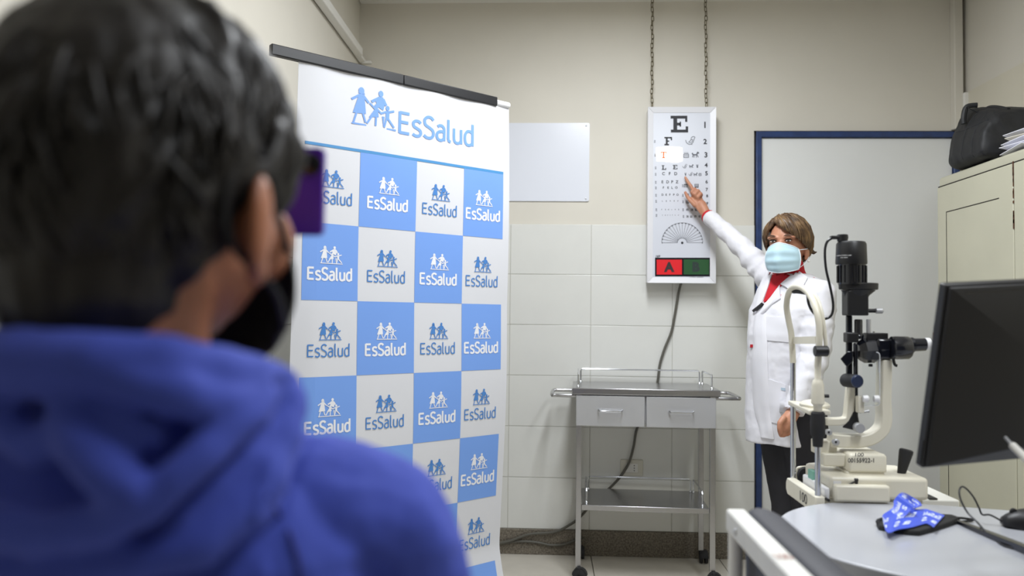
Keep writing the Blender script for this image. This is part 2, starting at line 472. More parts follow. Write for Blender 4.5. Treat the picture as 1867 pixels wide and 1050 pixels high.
# slab serif letters E and F, T, L as strokes in pixels
def slabE(cx, cy, h):
    k = h / 30.7; o = []
    def r(a, b, c, d): o.append([(cx + a * k, cy + b * k), (cx + c * k, cy + b * k), (cx + c * k, cy + d * k), (cx + a * k, cy + d * k)])
    r(-16, -15.3, 14.5, -10); r(-11, -10, -4, 10); r(-4, -2.6, 3, 2.6); r(-15.5, 10, 16, 15.3); r(10.5, -10, 14.5, -4); r(11.5, 4, 16, 10); r(0.5, -4.6, 3, 4.6)
    return o
def slabF(cx, cy, h):
    k = h / 15.4; o = []
    def r(a, b, c, d): o.append([(cx + a * k, cy + b * k), (cx + c * k, cy + b * k), (cx + c * k, cy + d * k), (cx + a * k, cy + d * k)])
    r(-7, -7.7, 7, -5); r(-4.5, -5, -1, 5); r(-1, -1.2, 1.8, 1.2); r(-7, 5, 1.5, 7.7); r(4.6, -5, 7, -1.5)
    return o
def slabT(cx, cy, h):
    k = h / 11; o = []
    def r(a, b, c, d): o.append([(cx + a * k, cy + b * k), (cx + c * k, cy + b * k), (cx + c * k, cy + d * k), (cx + a * k, cy + d * k)])
    r(-5, -5.5, 5, -3.8); r(-1.2, -3.8, 1.2, 3.8); r(-2.8, 3.8, 2.8, 5.5); r(-5, -3.8, -3.7, -2); r(3.7, -3.8, 5, -2)
    return o
def slabL(cx, cy, h):
    k = h / 8; o = []
    def r(a, b, c, d): o.append([(cx + a * k, cy + b * k), (cx + c * k, cy + b * k), (cx + c * k, cy + d * k), (cx + a * k, cy + d * k)])
    r(-3.8, -4, 0.8, -2.8); r(-2.6, -2.8, -0.6, 2.6); r(-3.8, 2.6, 3.8, 4); r(2.4, 0.6, 3.8, 2.6)
    return o
def tumble(cx, cy, h, d):
    k = h / 2; o = []
    bars = [(-1, -1, 1, -.6), (-1, -.2, 1, .2), (-1, .6, 1, 1), (-1, -1, -.6, 1)]
    for a, b, c, e in bars:
        q = [(a, b), (c, b), (c, e), (a, e)]
        for _ in range(d): q = [(-y, x) for x, y in q]
        o.append([(cx + x * k, cy + y * k) for x, y in q])
    return o
ink += slabE(1238.6, 226.3, 30.7) + slabF(1218.3, 257.4, 15.4) + slabL(1210.5, 305.5, 8.4) + slabE(1231, 304.7, 8)
for s, x, y, h in [('1', 1285.3, 227.7, 11.5), ('2', 1285.6, 258, 9.6), ('3', 1287, 282.3, 9.8), ('4', 1287.4, 300.9, 8), ('5', 1288, 316, 8), ('6', 1288.3, 331.3, 6.6), ('7', 1288.7, 345.6, 6.2), ('8', 1289.3, 357.2, 5.2), ('9', 1289.5, 370.7, 5)]:
    ink += ptext(s, x, y, h, bold=0.03)
for s, xs_, y, h in [('CFD', (1209.7, 1221, 1232), 316.6, 5.6), ('EDPZ', (1207.8, 1217.3, 1225.6, 1234.4), 331.6, 5.2), ('FELO', (1209.6, 1218.2, 1225.6, 1233), 342.1, 4.2),
                    ('DEFPO', (1208, 1214.7, 1221.3, 1228.5, 1235.3), 355, 3.8), ('LEFPP', (1207.8, 1215, 1222, 1229.3, 1236), 366.5, 2.4),
                    ('PEDLFZ', (1206.4, 1213.3, 1219, 1224.7, 1231, 1237.3), 382, 2), ('FDPLTCO', (1208, 1213, 1217.5, 1222, 1226, 1231, 1236.7), 392.2, 1.6)]:
    for c, x in zip(s, xs_): ink += ptext(c, x, y, h, bold=0.022)
for x, y, h, d in [(1250.2, 338.7, 6.4, 1), (1270, 338.5, 7, 3), (1253.8, 355.6, 5, 0), (1264, 355.6, 5, 2), (1253.6, 368, 5.4, 3), (1263.5, 368, 5, 1), (1273, 368, 5, 2), (1253, 382.5, 4, 1), (1261.3, 382.5, 4, 2), (1269.3, 382.5, 4, 0), (1253.3, 394.7, 3.8, 2), (1260, 394.7, 3.8, 3), (1267.8, 394.7, 3.8, 1), (1275.8, 394.7, 3.8, 0)]:
    ink += tumble(x, y, h, d)
flat('letters', ink, fn, M_ink, chart)
g2 = []
for x, y in [(1193.7, 258), (1194.6, 283), (1195.2, 306), (1195.3, 317.8), (1195.5, 332.4), (1195.7, 342.7), (1196, 356), (1196.2, 367), (1196.5, 382.5), (1196.7, 392.8), (1244.6, 338.7), (1245, 356), (1245.2, 368), (1245.5, 382.5), (1246, 394.7)]:
    g2 += ptext('20', x, y - 1.4, 2.2, bold=0.03) + ptext('40', x, y + 1.4, 2.2, bold=0.03)
def bird(cx, cy, k):
    S1 = lambda pts, w_: stroke([(cx + a * k, cy + b * k) for a, b in pts], w_ * k, 4)
    return S1([(-8, -1), (-6, 4), (-1, 6.5), (4, 4), (7, -3), (8, -6), (5, -7), (2, -5), (1, -1), (-3, 3)], 1.1) + S1([(1, -1), (4, -2), (3, 2), (-2, 4)], .9) + S1([(1, 6), (4, 7)], .9)
def horse(cx, cy, k):
    S1 = lambda pts, w_: stroke([(cx + a * k, cy + b * k) for a, b in pts], w_ * k, 3)
    return S1([(-5.5, -3), (-4, 0), (-1, 0), (2, 0), (4, -4), (6, -2)], 2.2) + S1([(-4, 0), (-5, 4.5)], 1.3) + S1([(-2, 0), (-2.5, 5)], 1.2) + S1([(2, 0), (1.5, 5)], 1.2) + S1([(3, 0), (5, 4.5)], 1.3)
def cake(cx, cy, k):
    S1 = lambda pts, w_: stroke([(cx + a * k, cy + b * k) for a, b in pts], w_ * k)
    o = S1([(-4.5, 5), (4.5, 5)], 1.2) + S1([(-4.5, 2), (4.5, 2)], 1) + S1([(-4.5, -1), (4.5, -1)], 1.2) + S1([(-4.5, -1), (-4.5, 5)], 1) + S1([(4.5, -1), (4.5, 5)], 1)
    for q in (-3, -1, 1, 3): o += S1([(q, -1), (q, -4.5)], .7)
    return o
def hand_(cx, cy, k):
    S1 = lambda pts, w_: stroke([(cx + a * k, cy + b * k) for a, b in pts], w_ * k)
    o = [[(cx + a * k, cy + b * k) for a, b in ((-2, 0), (2, 0), (2.4, 4), (-1.6, 5))]]
    for q in (-3, -1, 1, 3): o += S1([(q * .6, 0), (q, -4.5)], 1)
    return o
g2 += bird(1258.4, 256.4, 1.05) + cake(1251, 282, 1) + horse(1267.8, 282, 1.05) + bird(1248.3, 303, .52) + horse(1260.3, 303, .65) + hand_(1271.3, 303, .65) + hand_(1249.7, 317.5, .55) + bird(1259, 317.3, .45) + horse(1268, 317.7, .6) + cake(1276.3, 317.5, .55)
flat('pictograms', g2, fn, M_inkg, chart)
# astigmatic fan
fan = []; cx, cy = 1243.8, 442.4
for q in range(19):
    a = math.radians(q * 10)
    fan += stroke([(cx + 8.7 * math.cos(a), cy - 8.4 * math.sin(a)), (cx + 36.8 * math.cos(a), cy - 35.6 * math.sin(a))], .62)
    fan += stroke([(cx + 36.5 * math.cos(a) - 1.9 * math.sin(a), cy - 35.5 * math.sin(a) - 1.8 * math.cos(a)), (cx + 36.5 * math.cos(a) + 1.9 * math.sin(a), cy - 35.5 * math.sin(a) + 1.8 * math.cos(a))], 1.2)
for r_, w_ in ((8.7, .7), (37.6, .5)):
    fan += stroke([(cx + r_ * math.cos(math.radians(q * 6)), cy - r_ * .967 * math.sin(math.radians(q * 6))) for q in range(31)], w_)
flat('astigmatism_fan', fan, fn, M_inkg, chart)
flat('fan_centre', [disc((cx, cy + .3), 2.3)], px_plane(PY, -0.0008), M_ink, chart)
# lit window in row three
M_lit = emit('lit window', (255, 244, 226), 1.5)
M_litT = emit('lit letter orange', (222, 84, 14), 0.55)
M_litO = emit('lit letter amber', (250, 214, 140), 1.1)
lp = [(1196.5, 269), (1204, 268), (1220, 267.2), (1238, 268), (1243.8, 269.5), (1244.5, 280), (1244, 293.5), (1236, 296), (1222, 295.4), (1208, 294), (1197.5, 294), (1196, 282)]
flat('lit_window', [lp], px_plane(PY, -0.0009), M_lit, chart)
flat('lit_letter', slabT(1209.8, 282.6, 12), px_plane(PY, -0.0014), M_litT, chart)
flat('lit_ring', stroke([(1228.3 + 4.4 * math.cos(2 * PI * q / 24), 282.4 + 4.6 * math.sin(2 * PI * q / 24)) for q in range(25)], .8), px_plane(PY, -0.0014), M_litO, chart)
# red / green panel
M_red = mat('red gel', (226, 30, 40), 0.35); M_green = mat('green gel', (38, 84, 46), 0.35)
R4 = lambda a, b, c, d: [(a, b), (c, b), (c, d), (a, d)]
flat('duochrome_border', [R4(1194.2, 469.8, 1295.3, 503.9)], fn, M_blackg, chart)
flat('red_field', [R4(1197.2, 473.2, 1243.3, 500.6)], px_plane(PY, -0.0010), M_red, chart)
flat('green_field', [R4(1246.4, 472.8, 1292.6, 500.4)], px_plane(PY, -0.0010), M_green, chart)
M_inkAB = mat('duochrome letter', (48, 34, 36), 0.5)
flat('duochrome_letter', ptext('A', 1220, 486.8, 18.5, bold=0.055, wfac=1.0), px_plane(PY, -0.0014), M_inkAB, chart)
M_inkB = mat('duochrome letter green', (36, 48, 48), 0.5)
flat('duochrome_letter', ptext('B', 1269, 486.6, 18, bold=0.055, wfac=1.0), px_plane(PY, -0.0014), M_inkB, chart)
flat('handwritten_number', ptext('169', 1199.6, 467.2, 4.6, bold=0.03, shear=0.2), fn, M_ink, chart)
flat('small_print', ptext('123 OPTICAL LABORATORY', 1270, 505.3, 1.5, bold=0.02), fn, M_ink, chart)

# chains: each link a piece of its chain
M_chain = mat('dull chain metal', (120, 112, 92), 0.45, metal=0.8)
lk = MB(); L_, r_ = 0.0125, 0.0065
lk.tube([(r_ * math.cos(a), 0, L_ * .55 * (1 if math.sin(a) > 0 else -1) + r_ * math.sin(a)) for a in [PI * 2 * q / 14 + .01 for q in range(14)]], 0.0022, 6, closed=True)
link_me = lk.mesh('chain_link'); link_me.materials.append(M_chain)
for p in link_me.polygons: p.use_smooth = True
for (pa, pb, lab) in ((1189.5, 1188.5, 'dull metal chain holding up the A side of the eye chart'), (1286.5, 1287.5, 'dull metal chain holding up the number side of the eye chart')):
    A = at(pb, 196, CY + 0.03); A.z = z1 - 0.006
    B = at(pa, 3, CY + 0.05); B.z = ZC - 0.002
    ch = thing('hanging_chain', A, lab, 'chain')
    n = int((B.z - A.z) / 0.0228)
    for i in range(n + 1):
        f = i / n
        o = bpy.data.objects.new('chain_link', link_me); COL.objects.link(o); o.parent = ch
        o.location = (B - A) * f + Vector((0.002 * math.sin(i * 1.3), 0, 0)); o.rotation_euler = (0, random.uniform(-.06, .06), (PI / 2 if i % 2 else 0) + random.uniform(.2, .6))
# cables
M_cable = mat('grey cable', (92, 90, 82), 0.5)
cpts = [at(1242, 516, CY + .05), at(1238, 530, CY + .07), at(1230, 575, WY - .012), at(1224, 605, WY - .012), at(1212, 635, WY - .014), at(1203, 665, WY - .014), at(1198, 700, WY - .02), at(1185, 735, WY - .02), at(1162, 780, WY - .02), at(1155, 815, WY - .02), at(1146, 845, WY - .022), at(1130, 870, WY - .02), at(1108, 893, WY - .02), at(1082, 915, WY - .02), at(1060, 940, WY - .02), at(1040, 956, WY - .022), at(1010, 970, WY - .022), at(965, 974, WY - .022), at(930, 986, WY - .022), at(900, 992, WY - .022), at(860, 1000, WY - .03), at(820, 1018, WY - .04)]
cb_ = MB().tube(cpts, 0.0062, 10, smooth=6).build('power_cable', M_cable); tag(cb_, 'grey power cable running down the wall from under the eye chart', 'cable')
c2 = [at(1064, 980, WY - .014), at(1050, 984, WY - .016), at(1030, 992, WY - .016), at(1005, 994, WY - .016), at(980, 989, WY - .016), at(950, 987, WY - .016), at(920, 990, WY - .016), at(890, 996, WY - .02), at(850, 1006, WY - .03)]
cb2 = MB().tube(c2, 0.0055, 10, smooth=6).build('floor_cable', M_cable); tag(cb2, 'short grey cable lying along the baseboard beside the trolley wheel', 'cable')

# ------------------------------------------------------------------ banner
BT = Vector((-0.829, 2.565, 2.0)); BD = Vector((0.73633, 0.67663, 0)); BN = Vector((0.67663, -0.73633, 0)); BW = 0.9045; BH = 1.96
def bpt(u, v, w_=0.0):
    f = u / BW
    d = 0.004 * math.sin(v * 5 + u * 3)
    d += -0.045 * max(0, (v - 1.1) / .7) ** 1.5 * max(0, f - .35) * (1 if v < 1.75 else max(-.3, 1 - (v - 1.75) * 9))
    d += 0.012 * math.sin(min(1, v / 0.8) * PI) * (f - .5) * 2
    d += 0.003 * math.sin(u * 26) * max(0, .35 - v) / .35
    d += -0.03 * max(0, .08 - f) / .08 * min(1, max(0, v - .5))
    return BT + BD * u + BN * (d + w_) + Vector((0, 0, -v))
ban = thing('roll_up_banner', (BT.x + BD.x * .45, BT.y + BD.y * .45, 0), 'tall white and blue checkered roll-up banner with repeated logos', 'banner')
M_ban = mat('banner vinyl', (213, 214, 219), 0.5, bump=0.02, bscale=25)
M_bblue = mat('banner blue print', (116, 158, 228), 0.5)
M_bblue2 = mat('banner logo blue', (74, 130, 198), 0.45)
M_bwhite = mat('banner white print', (232, 233, 238), 0.5)
M_bline = mat('banner line', (76, 142, 196), 0.45)
mb = MB(); NU, NV = 44, 80
front = [[bpt(BW * i / NU, BH * j / NV) for i in range(NU + 1)] for j in range(NV + 1)]
back = [[q - BN * 0.0012 for q in r] for r in front]
vs = [q for r in front for q in r] + [q for r in back for q in r]; n1 = NU + 1; off = n1 * (NV + 1); fs = []
for j in range(NV):
    for i in range(NU):
        a = j * n1 + i; fs.append((a, a + n1, a + n1 + 1, a + 1)); fs.append((off + a, off + a + 1, off + a + n1 + 1, off + a + n1))
for j in range(NV):
    a = j * n1; fs.append((a, off + a, off + a + n1, a + n1)); a += NU; fs.append((a, a + n1, off + a + n1, off + a))
mb.add(vs, fs); mb.build('vinyl_sheet', M_ban, ban, smooth=60)
def bmap(w_): return lambda u, v: bpt(u, v, w_)
def grid_poly(u0, v0, u1, v1, nu=8, nv=8):
    o = []
    for i in range(nu):
        for j in range(nv):
            a, b = u0 + (u1 - u0) * i / nu, u0 + (u1 - u0) * (i + 1) / nu; c, d = v0 + (v1 - v0) * j / nv, v0 + (v1 - v0) * (j + 1) / nv
            o.append([(a, c), (a, d), (b, d), (b, c)])
    return o
US = [0.03, 0.236, 0.468, 0.681, 0.873]; VS = [0.272, 0.531, 0.791, 1.047, 1.302, 1.546, 1.80]
# the emblem (a family holding hands) and the word, drawn in unit squares, v up
def tri(*p): return list(p)
def emblem():
    P = []
    P.append(disc((.196, .70), .062, 14, .075)); P.append([(.13, .64), (.165, .72), (.23, .72), (.275, .63)])
    P.append([(.15, .63), (.26, .625), (.304, .22), (.02, .2)])
    P += stroke([(.17, .61), (-.01, .485)], .05) + stroke([(.24, .6), (.36, .465)], .05)
    P += stroke([(.10, .21), (.04, .0)], .04) + stroke([(.24, .22), (.30, .03)], .04)
    P.append(disc((.627, .715), .056, 14, .068)); P.append([(.57, .645), (.68, .645), (.72, .5), (.69, .36), (.56, .42), (.50, .56)])
    P += stroke([(.58, .61), (.42, .505)], .06) + stroke([(.68, .61), (.755, .48)], .06)
    P.append(disc((.534, .42), .045, 12, .055)); P.append([(.50, .37), (.565, .37), (.59, .2), (.37, .16)])
    P += stroke([(.51, .36), (.38, .47)], .04) + stroke([(.56, .36), (.64, .29)], .04) + stroke([(.44, .2), (.33, .02)], .04) + stroke([(.53, .2), (.525, .0)], .04)
    P.append(disc((.792, .43), .045, 12, .055)); P.append([(.75, .37), (.84, .37), (.83, .18), (.75, .16)])
    P += stroke([(.77, .35), (.63, .285)], .042) + stroke([(.82, .35), (.95, .395)], .045) + stroke([(.77, .2), (.72, .0)], .042) + stroke([(.81, .2), (.955, .03)], .045)
    P.append([(.665, .23), (.725, .23), (.70, .0)])
    P += stroke([(0, -.02), (1.0, -.02)], .035)
    return P
def word(wd):
    P = []; x = 0
    def add(lst, x):
        for pts, k in lst: P.extend(stroke([(x + a, b) for a, b in pts], wd, k))
    add([([(.05, 0), (.05, 1)], 0), ([(.05, .96), (.52, .96)], 0), ([(.05, .53), (.47, .53)], 0), ([(.05, .04), (.52, .04)], 0)], 0)
    s_ = [(.42, .62), (.32, .70), (.17, .70), (.06, .60), (.09, .44), (.25, .36), (.40, .27), (.42, .12), (.32, .02), (.16, .01), (.03, .08)]
    add([(s_, 4)], .66)
    add([([(a * 1.22, b * 1.40) for a, b in s_], 4)], 1.20)
    aa = [([(.06, .63), (.18, .70), (.32, .69), (.41, .58), (.42, .4), (.42, 0)], 4), ([(.42, .43), (.22, .42), (.07, .34), (.03, .19), (.09, .05), (.22, .0), (.35, .05), (.42, .15)], 4)]
    add(aa, 1.87)
    add([([(.05, 1.06), (.05, .16), (.09, .04), (.19, .01)], 0)], 2.46)
    add([([(.03, .70), (.03, .24), (.08, .07), (.20, .01), (.33, .05), (.42, .16)], 4), ([(.42, .70), (.42, 0)], 0)], 2.80)
    add([([(.44, 1.06), (.44, 0)], 0), ([(.44, .62), (.30, .70), (.15, .67), (.05, .52), (.03, .34), (.06, .14), (.15, .03), (.29, .02), (.44, .12)], 4)], 3.40)
    return P  # about 3.9 wide, 1.06 tall
EMB = emblem(); WTHIN = word(.11); WBOLD = word(.175); WHEAD = word(.135)
def place(polys, u0, vbase, su, sv):
    o = []
    for p in polys:
        if p[0] == 's': o.append(('s', [[(u0 + x * su, vbase - y * sv) for x, y in q] for q in p[1]]))
        else: o.append([(u0 + x * su, vbase - y * sv) for x, y in p])
    return o
for r in range(7):
    for c in range(4):
        v0 = VS[r]; v1 = VS[r + 1] if r < 6 else BH - .01
        u0, u1 = US[c], US[c + 1]
        blue = (r + c) % 2 == 1
        if blue:
            flat('printed_square', grid_poly(u0, v0, u1, v1), bmap(0.0009), M_bblue, ban)
        if r == 6: continue
        um = (u0 + u1) / 2 - .003; vm = (v0 + v1) / 2
        lw = 0.162 if blue else 0.153
        polys = place(WBOLD if blue else WTHIN, um - lw / 2, vm + .061, lw / 3.86, .041)
        polys += place(EMB, um - .036, vm + .003, .083, .074)
        flat('printed_logo', polys, bmap(0.0018), M_bwhite if blue else M_bblue2, ban)
flat('header_line', grid_poly(.03, .262, .873, .272, 24, 1), bmap(0.0012), M_bline, ban)
flat('header_logo', place(WHEAD, .387, .181, .333 / 3.86, .079) + place(EMB, .199, .171, .176, .163), bmap(0.0014), M_bblue, ban)
# top rail and its white end
def bbar(u0, u1, v0, v1, w0, w1):
    m = MB(); q = []
    for u in (u0, u1):
        for w_ in (w0, w1):
            for v in (v0, v1): q.append(BT + BD * u + BN * w_ + Vector((0, 0, -v)))
    return m.add(q, [(0, 1, 3, 2), (4, 6, 7, 5), (0, 4, 5, 1), (2, 3, 7, 6), (0, 2, 6, 4), (1, 5, 7, 3)])
bbar(-.098, .40, -.032, .004, -.012, .012).build('top_rail', M_black, ban, bevel=0.003)
bbar(.4005, .836, -.032, .004, -.012, .012).build('top_rail', M_black, ban, bevel=0.003)
p0 = BT + BD * .836 + Vector((0, 0, .012)); p1 = BT + BD * .906 + Vector((0, 0, .012))
MB().lathe(p0, p1, [(0, .012), (.93, .012), (1, .008)], 16).build('rail_end', M_white, ban)
# base and pole behind
c0 = BT + BD * .45 - BN * .02
MB().cyl((c0.x, c0.y, .06), (c0.x, c0.y, 1.99), .009).build('support_pole', M_steel_d, ban)
bbar(-.01, .915, 1.955, 1.999, -.07, .05).build('base_case', M_steel_d, ban, bevel=0.008)

# ------------------------------------------------------------------ steel trolley
TR = thing('instrument_trolley', (0.442, 3.718, 0), 'stainless steel trolley with two drawers and a lower shelf against the tiled wall', 'trolley', rz=math.radians(-2.2))
TM = Matrix.Translation(TR.location) @ Matrix.Rotation(math.radians(-2.2), 4, 'Z')
def T(*q): return TM @ Vector(q)
def tbox(a, b, name, m, par=TR, bevel=0.0015):
    return MB().bb(a, b).xf(TM).build(name, m, par, bevel=bevel)
hw, y0, y1 = 0.303, -0.168, 0.160
tray = MB().bb((-.322, -.190, .822), (.322, .178, .850)).xf(TM).build('top_tray', M_steel, TR, bevel=0.003)
for sx in (-1, 1):
    for sy, yy in ((-1, y0), (1, y1)):
        a = .024
        xx = sx * (hw - a / 2)
        leg = tbox((xx - a / 2, yy - a / 2 + (0.0 if sy < 0 else -.0), .062), (xx + a / 2, yy + a / 2, .8215), 'leg', M_steel)
        cs = MB(); wx = .012 if sx < 0 else .014
        cs = MB(); fr_ = sy < 0
        cs.lathe((xx + wx - .020, yy, .030), (xx + wx - .004, yy, .030), [(0, .014), (.08, .029), (.9, .030), (1, .024)], 20)
        cs.lathe((xx + wx + .004, yy, .030), (xx + wx + .020, yy, .030), [(0, .024), (.1, .030), (.92, .029), (1, .014)], 20)
        cs.cyl((xx + wx - .02, yy, .03), (xx + wx + .02, yy, .03), .008).cyl((xx, yy, .04), (xx, yy, .066), .009)
        hood = [(xx + wx + q, yy + .033 * math.cos(an), .031 + .033 * math.sin(an)) for q in (-.013, .013) for an in [PI * k / 8 for k in range(9)]]
        cs.loft([[Vector(hood[k]), Vector(hood[9 + k]), Vector(hood[9 + k]) * 1 + Vector((0, -.004 * math.cos(PI * k / 8), -.004 * math.sin(PI * k / 8))), Vector(hood[k]) + Vector((0, -.004 * math.cos(PI * k / 8), -.004 * math.sin(PI * k / 8)))] for k in range(9)])
        if fr_: cs.xf(Matrix.Translation((xx + .008, yy - .012, 0)) @ Matrix.Rotation(math.radians(78), 4, 'Z') @ Matrix.Translation((-xx - wx, -yy, 0)))
        cs.xf(TM).build('caster', M_rubber, TR, smooth=40)
tbox((-.30, -.165, .692), (.30, .165, .8215), 'drawer_case', M_steel_d)
for sx in (-1, 1):
    xa, xb = (-.305, -.004) if sx < 0 else (.003, .304)
    dr = tbox((xa, -.1845, .683), (xb, -.1665, .816), 'drawer', M_steel_d, bevel=0.002)
    xm = (xa + xb) / 2; hz = .752
    MB().tube([T(xm - .051, -.1845, hz + .004), T(xm - .051, -.202, hz + .004), T(xm - .046, -.207, hz), T(xm + .046, -.207, hz), T(xm + .051, -.202, hz + .004), T(xm + .051, -.1845, hz + .004)], .0038, 10).build('drawer_handle', M_chrome, dr)
sh_ = tbox((-.278, -.178, .312), (.278, .176, .335), 'lower_shelf', M_steel, bevel=0.002)
tbox((-.292, .08, .312), (-.277, .15, .332), 'shelf_bracket', M_steel); tbox((.277, .08, .312), (.292, .15, .332), 'shelf_bracket', M_steel)
def rail(pts, name, par):
    m = MB().tube([T(*q) for q in pts], .0036, 8)
    for q in (pts[0], pts[-1]):
        m.lathe(T(q[0], q[1], q[2] - .001), T(q[0], q[1], q[2] + .008), [(0, .0085), (.5, .0075), (1, .004)], 12)
    m.build(name, M_chrome, par)
def urail(z, h, xw, yf, yb, par):
    rail([(-xw + .012, yb, z), (-xw + .012, yb, z + h - .008), (-xw + .018, yb, z + h), (xw - .018, yb, z + h), (xw - .012, yb, z + h - .008), (xw - .012, yb, z)], 'guard_rail', par)
    for s in (-1, 1):
        rail([(s * xw, yb - .012, z), (s * xw, yb - .012, z + h - .008), (s * xw, yb - .018, z + h), (s * xw, yf + .006, z + h), (s * xw, yf, z + h - .008), (s * xw, yf, z)], 'guard_rail', par)
urail(.8495, .062, .296, -.12, .164, TR)
urail(.335, .060, .255, -.13, .160, TR)
for s in (-1, 1):
    MB().tube([T(s * .30, -.15, .812), T(s * .36, -.15, .812), T(s * .398, -.145, .812), T(s * .414, -.125, .812), T(s * .414, .09, .812), T(s * .398, .11, .812), T(s * .36, .115, .812), T(s * .30, .115, .812)], .0085, 12, smooth=3).build('push_handle', M_steel, TR)

# ------------------------------------------------------------------ metal cabinet, padlock, bag, papers
CX = 1.593; CZT = 1.752; CY1 = 3.335; CY0 = 2.44; seam = 2.785
cab = thing('metal_cabinet', (CX + .2, 2.9, 0), 'tall cream metal cabinet with rust along its door seam', 'cabinet')
MB().bb((CX + .012, CY0, .0), (XR - .006, CY1, CZT)).build('body', M_beige, cab, bevel=0.012, seg=3)
M_rust = mat('rust', (96, 62, 40), 0.8, var=.4, vscale=60)
for (ya, yb) in ((seam + .002, CY1 - .018), (CY0 + .018, seam - .002)):
    dr = MB().bb((CX - .002, ya, .07), (CX + .014, yb, CZT - .045)).build('door', M_beige, cab, bevel=0.003)
    # pressed rectangular groove of the door
    gy0, gy1, gz0, gz1, gw = ya + .085, yb - .075, .16, CZT - .155, .0035
    m = MB()
    m.bb((CX - .0028, gy0, gz1), (CX, gy1, gz1 + gw)).bb((CX - .0028, gy0, gz0), (CX, gy1, gz0 + gw)).bb((CX - .0028, gy1, gz0), (CX, gy1 + gw, gz1 + gw))
    m.build('door_groove', M_darkgap, dr)
MB().bb((CX + .0005, CY0 + .02, CZT - .0442), (CX + .0125, CY1 - .02, CZT - .0405)).build('top_gap', M_darkgap, cab)
m = MB()
for k in range(26):
    zz = random.choice([random.uniform(1.45, 1.69), random.uniform(.75, 1.0)]); l = random.uniform(.008, .03); wd = random.uniform(.002, .005)
    m.bb((CX - .0032, seam - wd, zz), (CX - .0018, seam + wd * .7, zz + l))
m.build('rust_patches', M_rust, cab)['kind'] = 'stuff'
MB().lathe((CX - .002, 3.262, 1.162), (CX - .010, 3.262, 1.162), [(0, .012), (.6, .012), (1, .008)], 18).build('key_lock', M_chrome, cab)
MB().cyl((CX - .0105, 3.262, 1.162), (CX - .0115, 3.262, 1.162), .004, n=10).build('keyhole', M_black, cab)
hp = at(1699, 590, 3.30)
MB().tube([Vector((CX + .002, 3.30, hp.z + .012)), Vector((CX - .014, 3.30, hp.z + .010)), Vector((CX - .022, 3.30, hp.z)), Vector((CX - .014, 3.30, hp.z - .010)), Vector((CX + .002, 3.30, hp.z - .012))], .0035, 8, smooth=4).build('hasp_ring', M_steel_d, cab)
pk = thing('padlock', (CX - .018, 3.30, hp.z - .05), 'small brass padlock hanging from the cabinet hasp', 'padlock')
M_brass = mat('brass', (150, 98, 48), 0.35, metal=.9)
px_ = CX - .0165
MB().bb((px_ - .013, 3.293, hp.z - .064), (px_ + .011, 3.307, hp.z - .035)).build('lock_body', M_brass, pk, bevel=0.003)
MB().tube([Vector((px_ - .009, 3.30, hp.z - .036)), Vector((px_ - .009, 3.30, hp.z - .010)), Vector((px_ - .005, 3.30, hp.z - .002)), Vector((px_ + .003, 3.30, hp.z - .002)), Vector((px_ + .007, 3.30, hp.z - .010)), Vector((px_ + .007, 3.30, hp.z - .036))], .0026, 8, smooth=3).build('shackle', M_chrome, pk)

# soft black bag
M_bag = mat('black nylon', (19, 20, 23), 0.6, bump=.25, bscale=160)
bg = thing('black_bag', (1.66, 2.99, CZT), 'black fabric shoulder bag lying on top of the metal cabinet', 'bag')
mb = MB(); rings = []
yb0, yb1 = 2.955, 3.215
for k, (f, zt, xs_) in enumerate([(0, .165, .0), (.06, .19, .0), (.2, .205, .0), (.5, .225, 0), (.75, .245, 0), (.93, .255, .0), (.985, .24, .0), (1, .20, .0)]):
    y = yb0 + (yb1 - yb0) * f; x0_, x1_ = 1.582, 1.86
    lean = .045
    e = 0.02 if k in (0, 7) else 0
    rings.append([Vector(q) for q in [(x0_ + e, y, .001), (x0_ - .004 + e, y, .05), (x0_ + .008 + e, y, .13), (x0_ + lean, y, zt - .03), (x0_ + lean + .02, y, zt - .006), (x0_ + lean + .06, y, zt), (x1_ - .06, y, zt), (x1_ - .02 - e, y, zt - .02), (x1_ - e, y, zt * .5), (x1_ - e, y, .001)]])
mb.loft(rings)
mb.v = [q + Vector((0, 0, CZT)) for q in mb.v]
me = mb.mesh('bag'); o = bpy.data.objects.new('q', me); COL.objects.link(o)
sd = o.modifiers.new('s', 'SUBSURF'); sd.levels = 3; sd.subdivision_type = 'CATMULL_CLARK'
dg = bpy.context.evaluated_depsgraph_get(); dg.update(); me2 = bpy.data.meshes.new_from_object(o.evaluated_get(dg)); bpy.data.objects.remove(o)
displace(me2, lambda p, n: 0.006 * fbm(p, 9) + 0.003 * fbm(p, 25) if p.z > CZT + .02 else 0)
for v in me2.vertices: v.co.z = max(v.co.z, CZT + .0008)
link('bag_body', me2, M_bag, bg, smooth=60)
m = MB()
m.tube([(1.640, 3.10, CZT + .240), (1.606, 3.11, CZT + .236), (1.594, 3.11, CZT + .20), (1.594, 3.11, CZT + .17)], .010, 8, smooth=4)
m.build('side_strap', M_bag, bg)
bagb = bvh_of(me2)
def on_bag(y, z):
    h = bagb.ray_cast(Vector((1.2, y, z)), Vector((1, 0, 0)))
    return h[0] if h[0] else Vector((1.6, y, z))
M_zip = mat('dark grey zip', (26, 28, 32), .6)
MB().tube([on_bag(y, CZT + .15 + .004 * math.sin(y * 30)) for y in [yb0 + .03 + k * .018 for k in range(12)]], .0022, 6).build('seam', M_zip, bg)
MB().tube([on_bag(3.10, CZT + .012 + .02 * k) for k in range(12)], .0022, 6).build('seam', M_zip, bg)
MB().tube([on_bag(3.03, CZT + .012 + .016 * k) for k in range(12)], .0022, 6).build('seam', M_zip, bg)
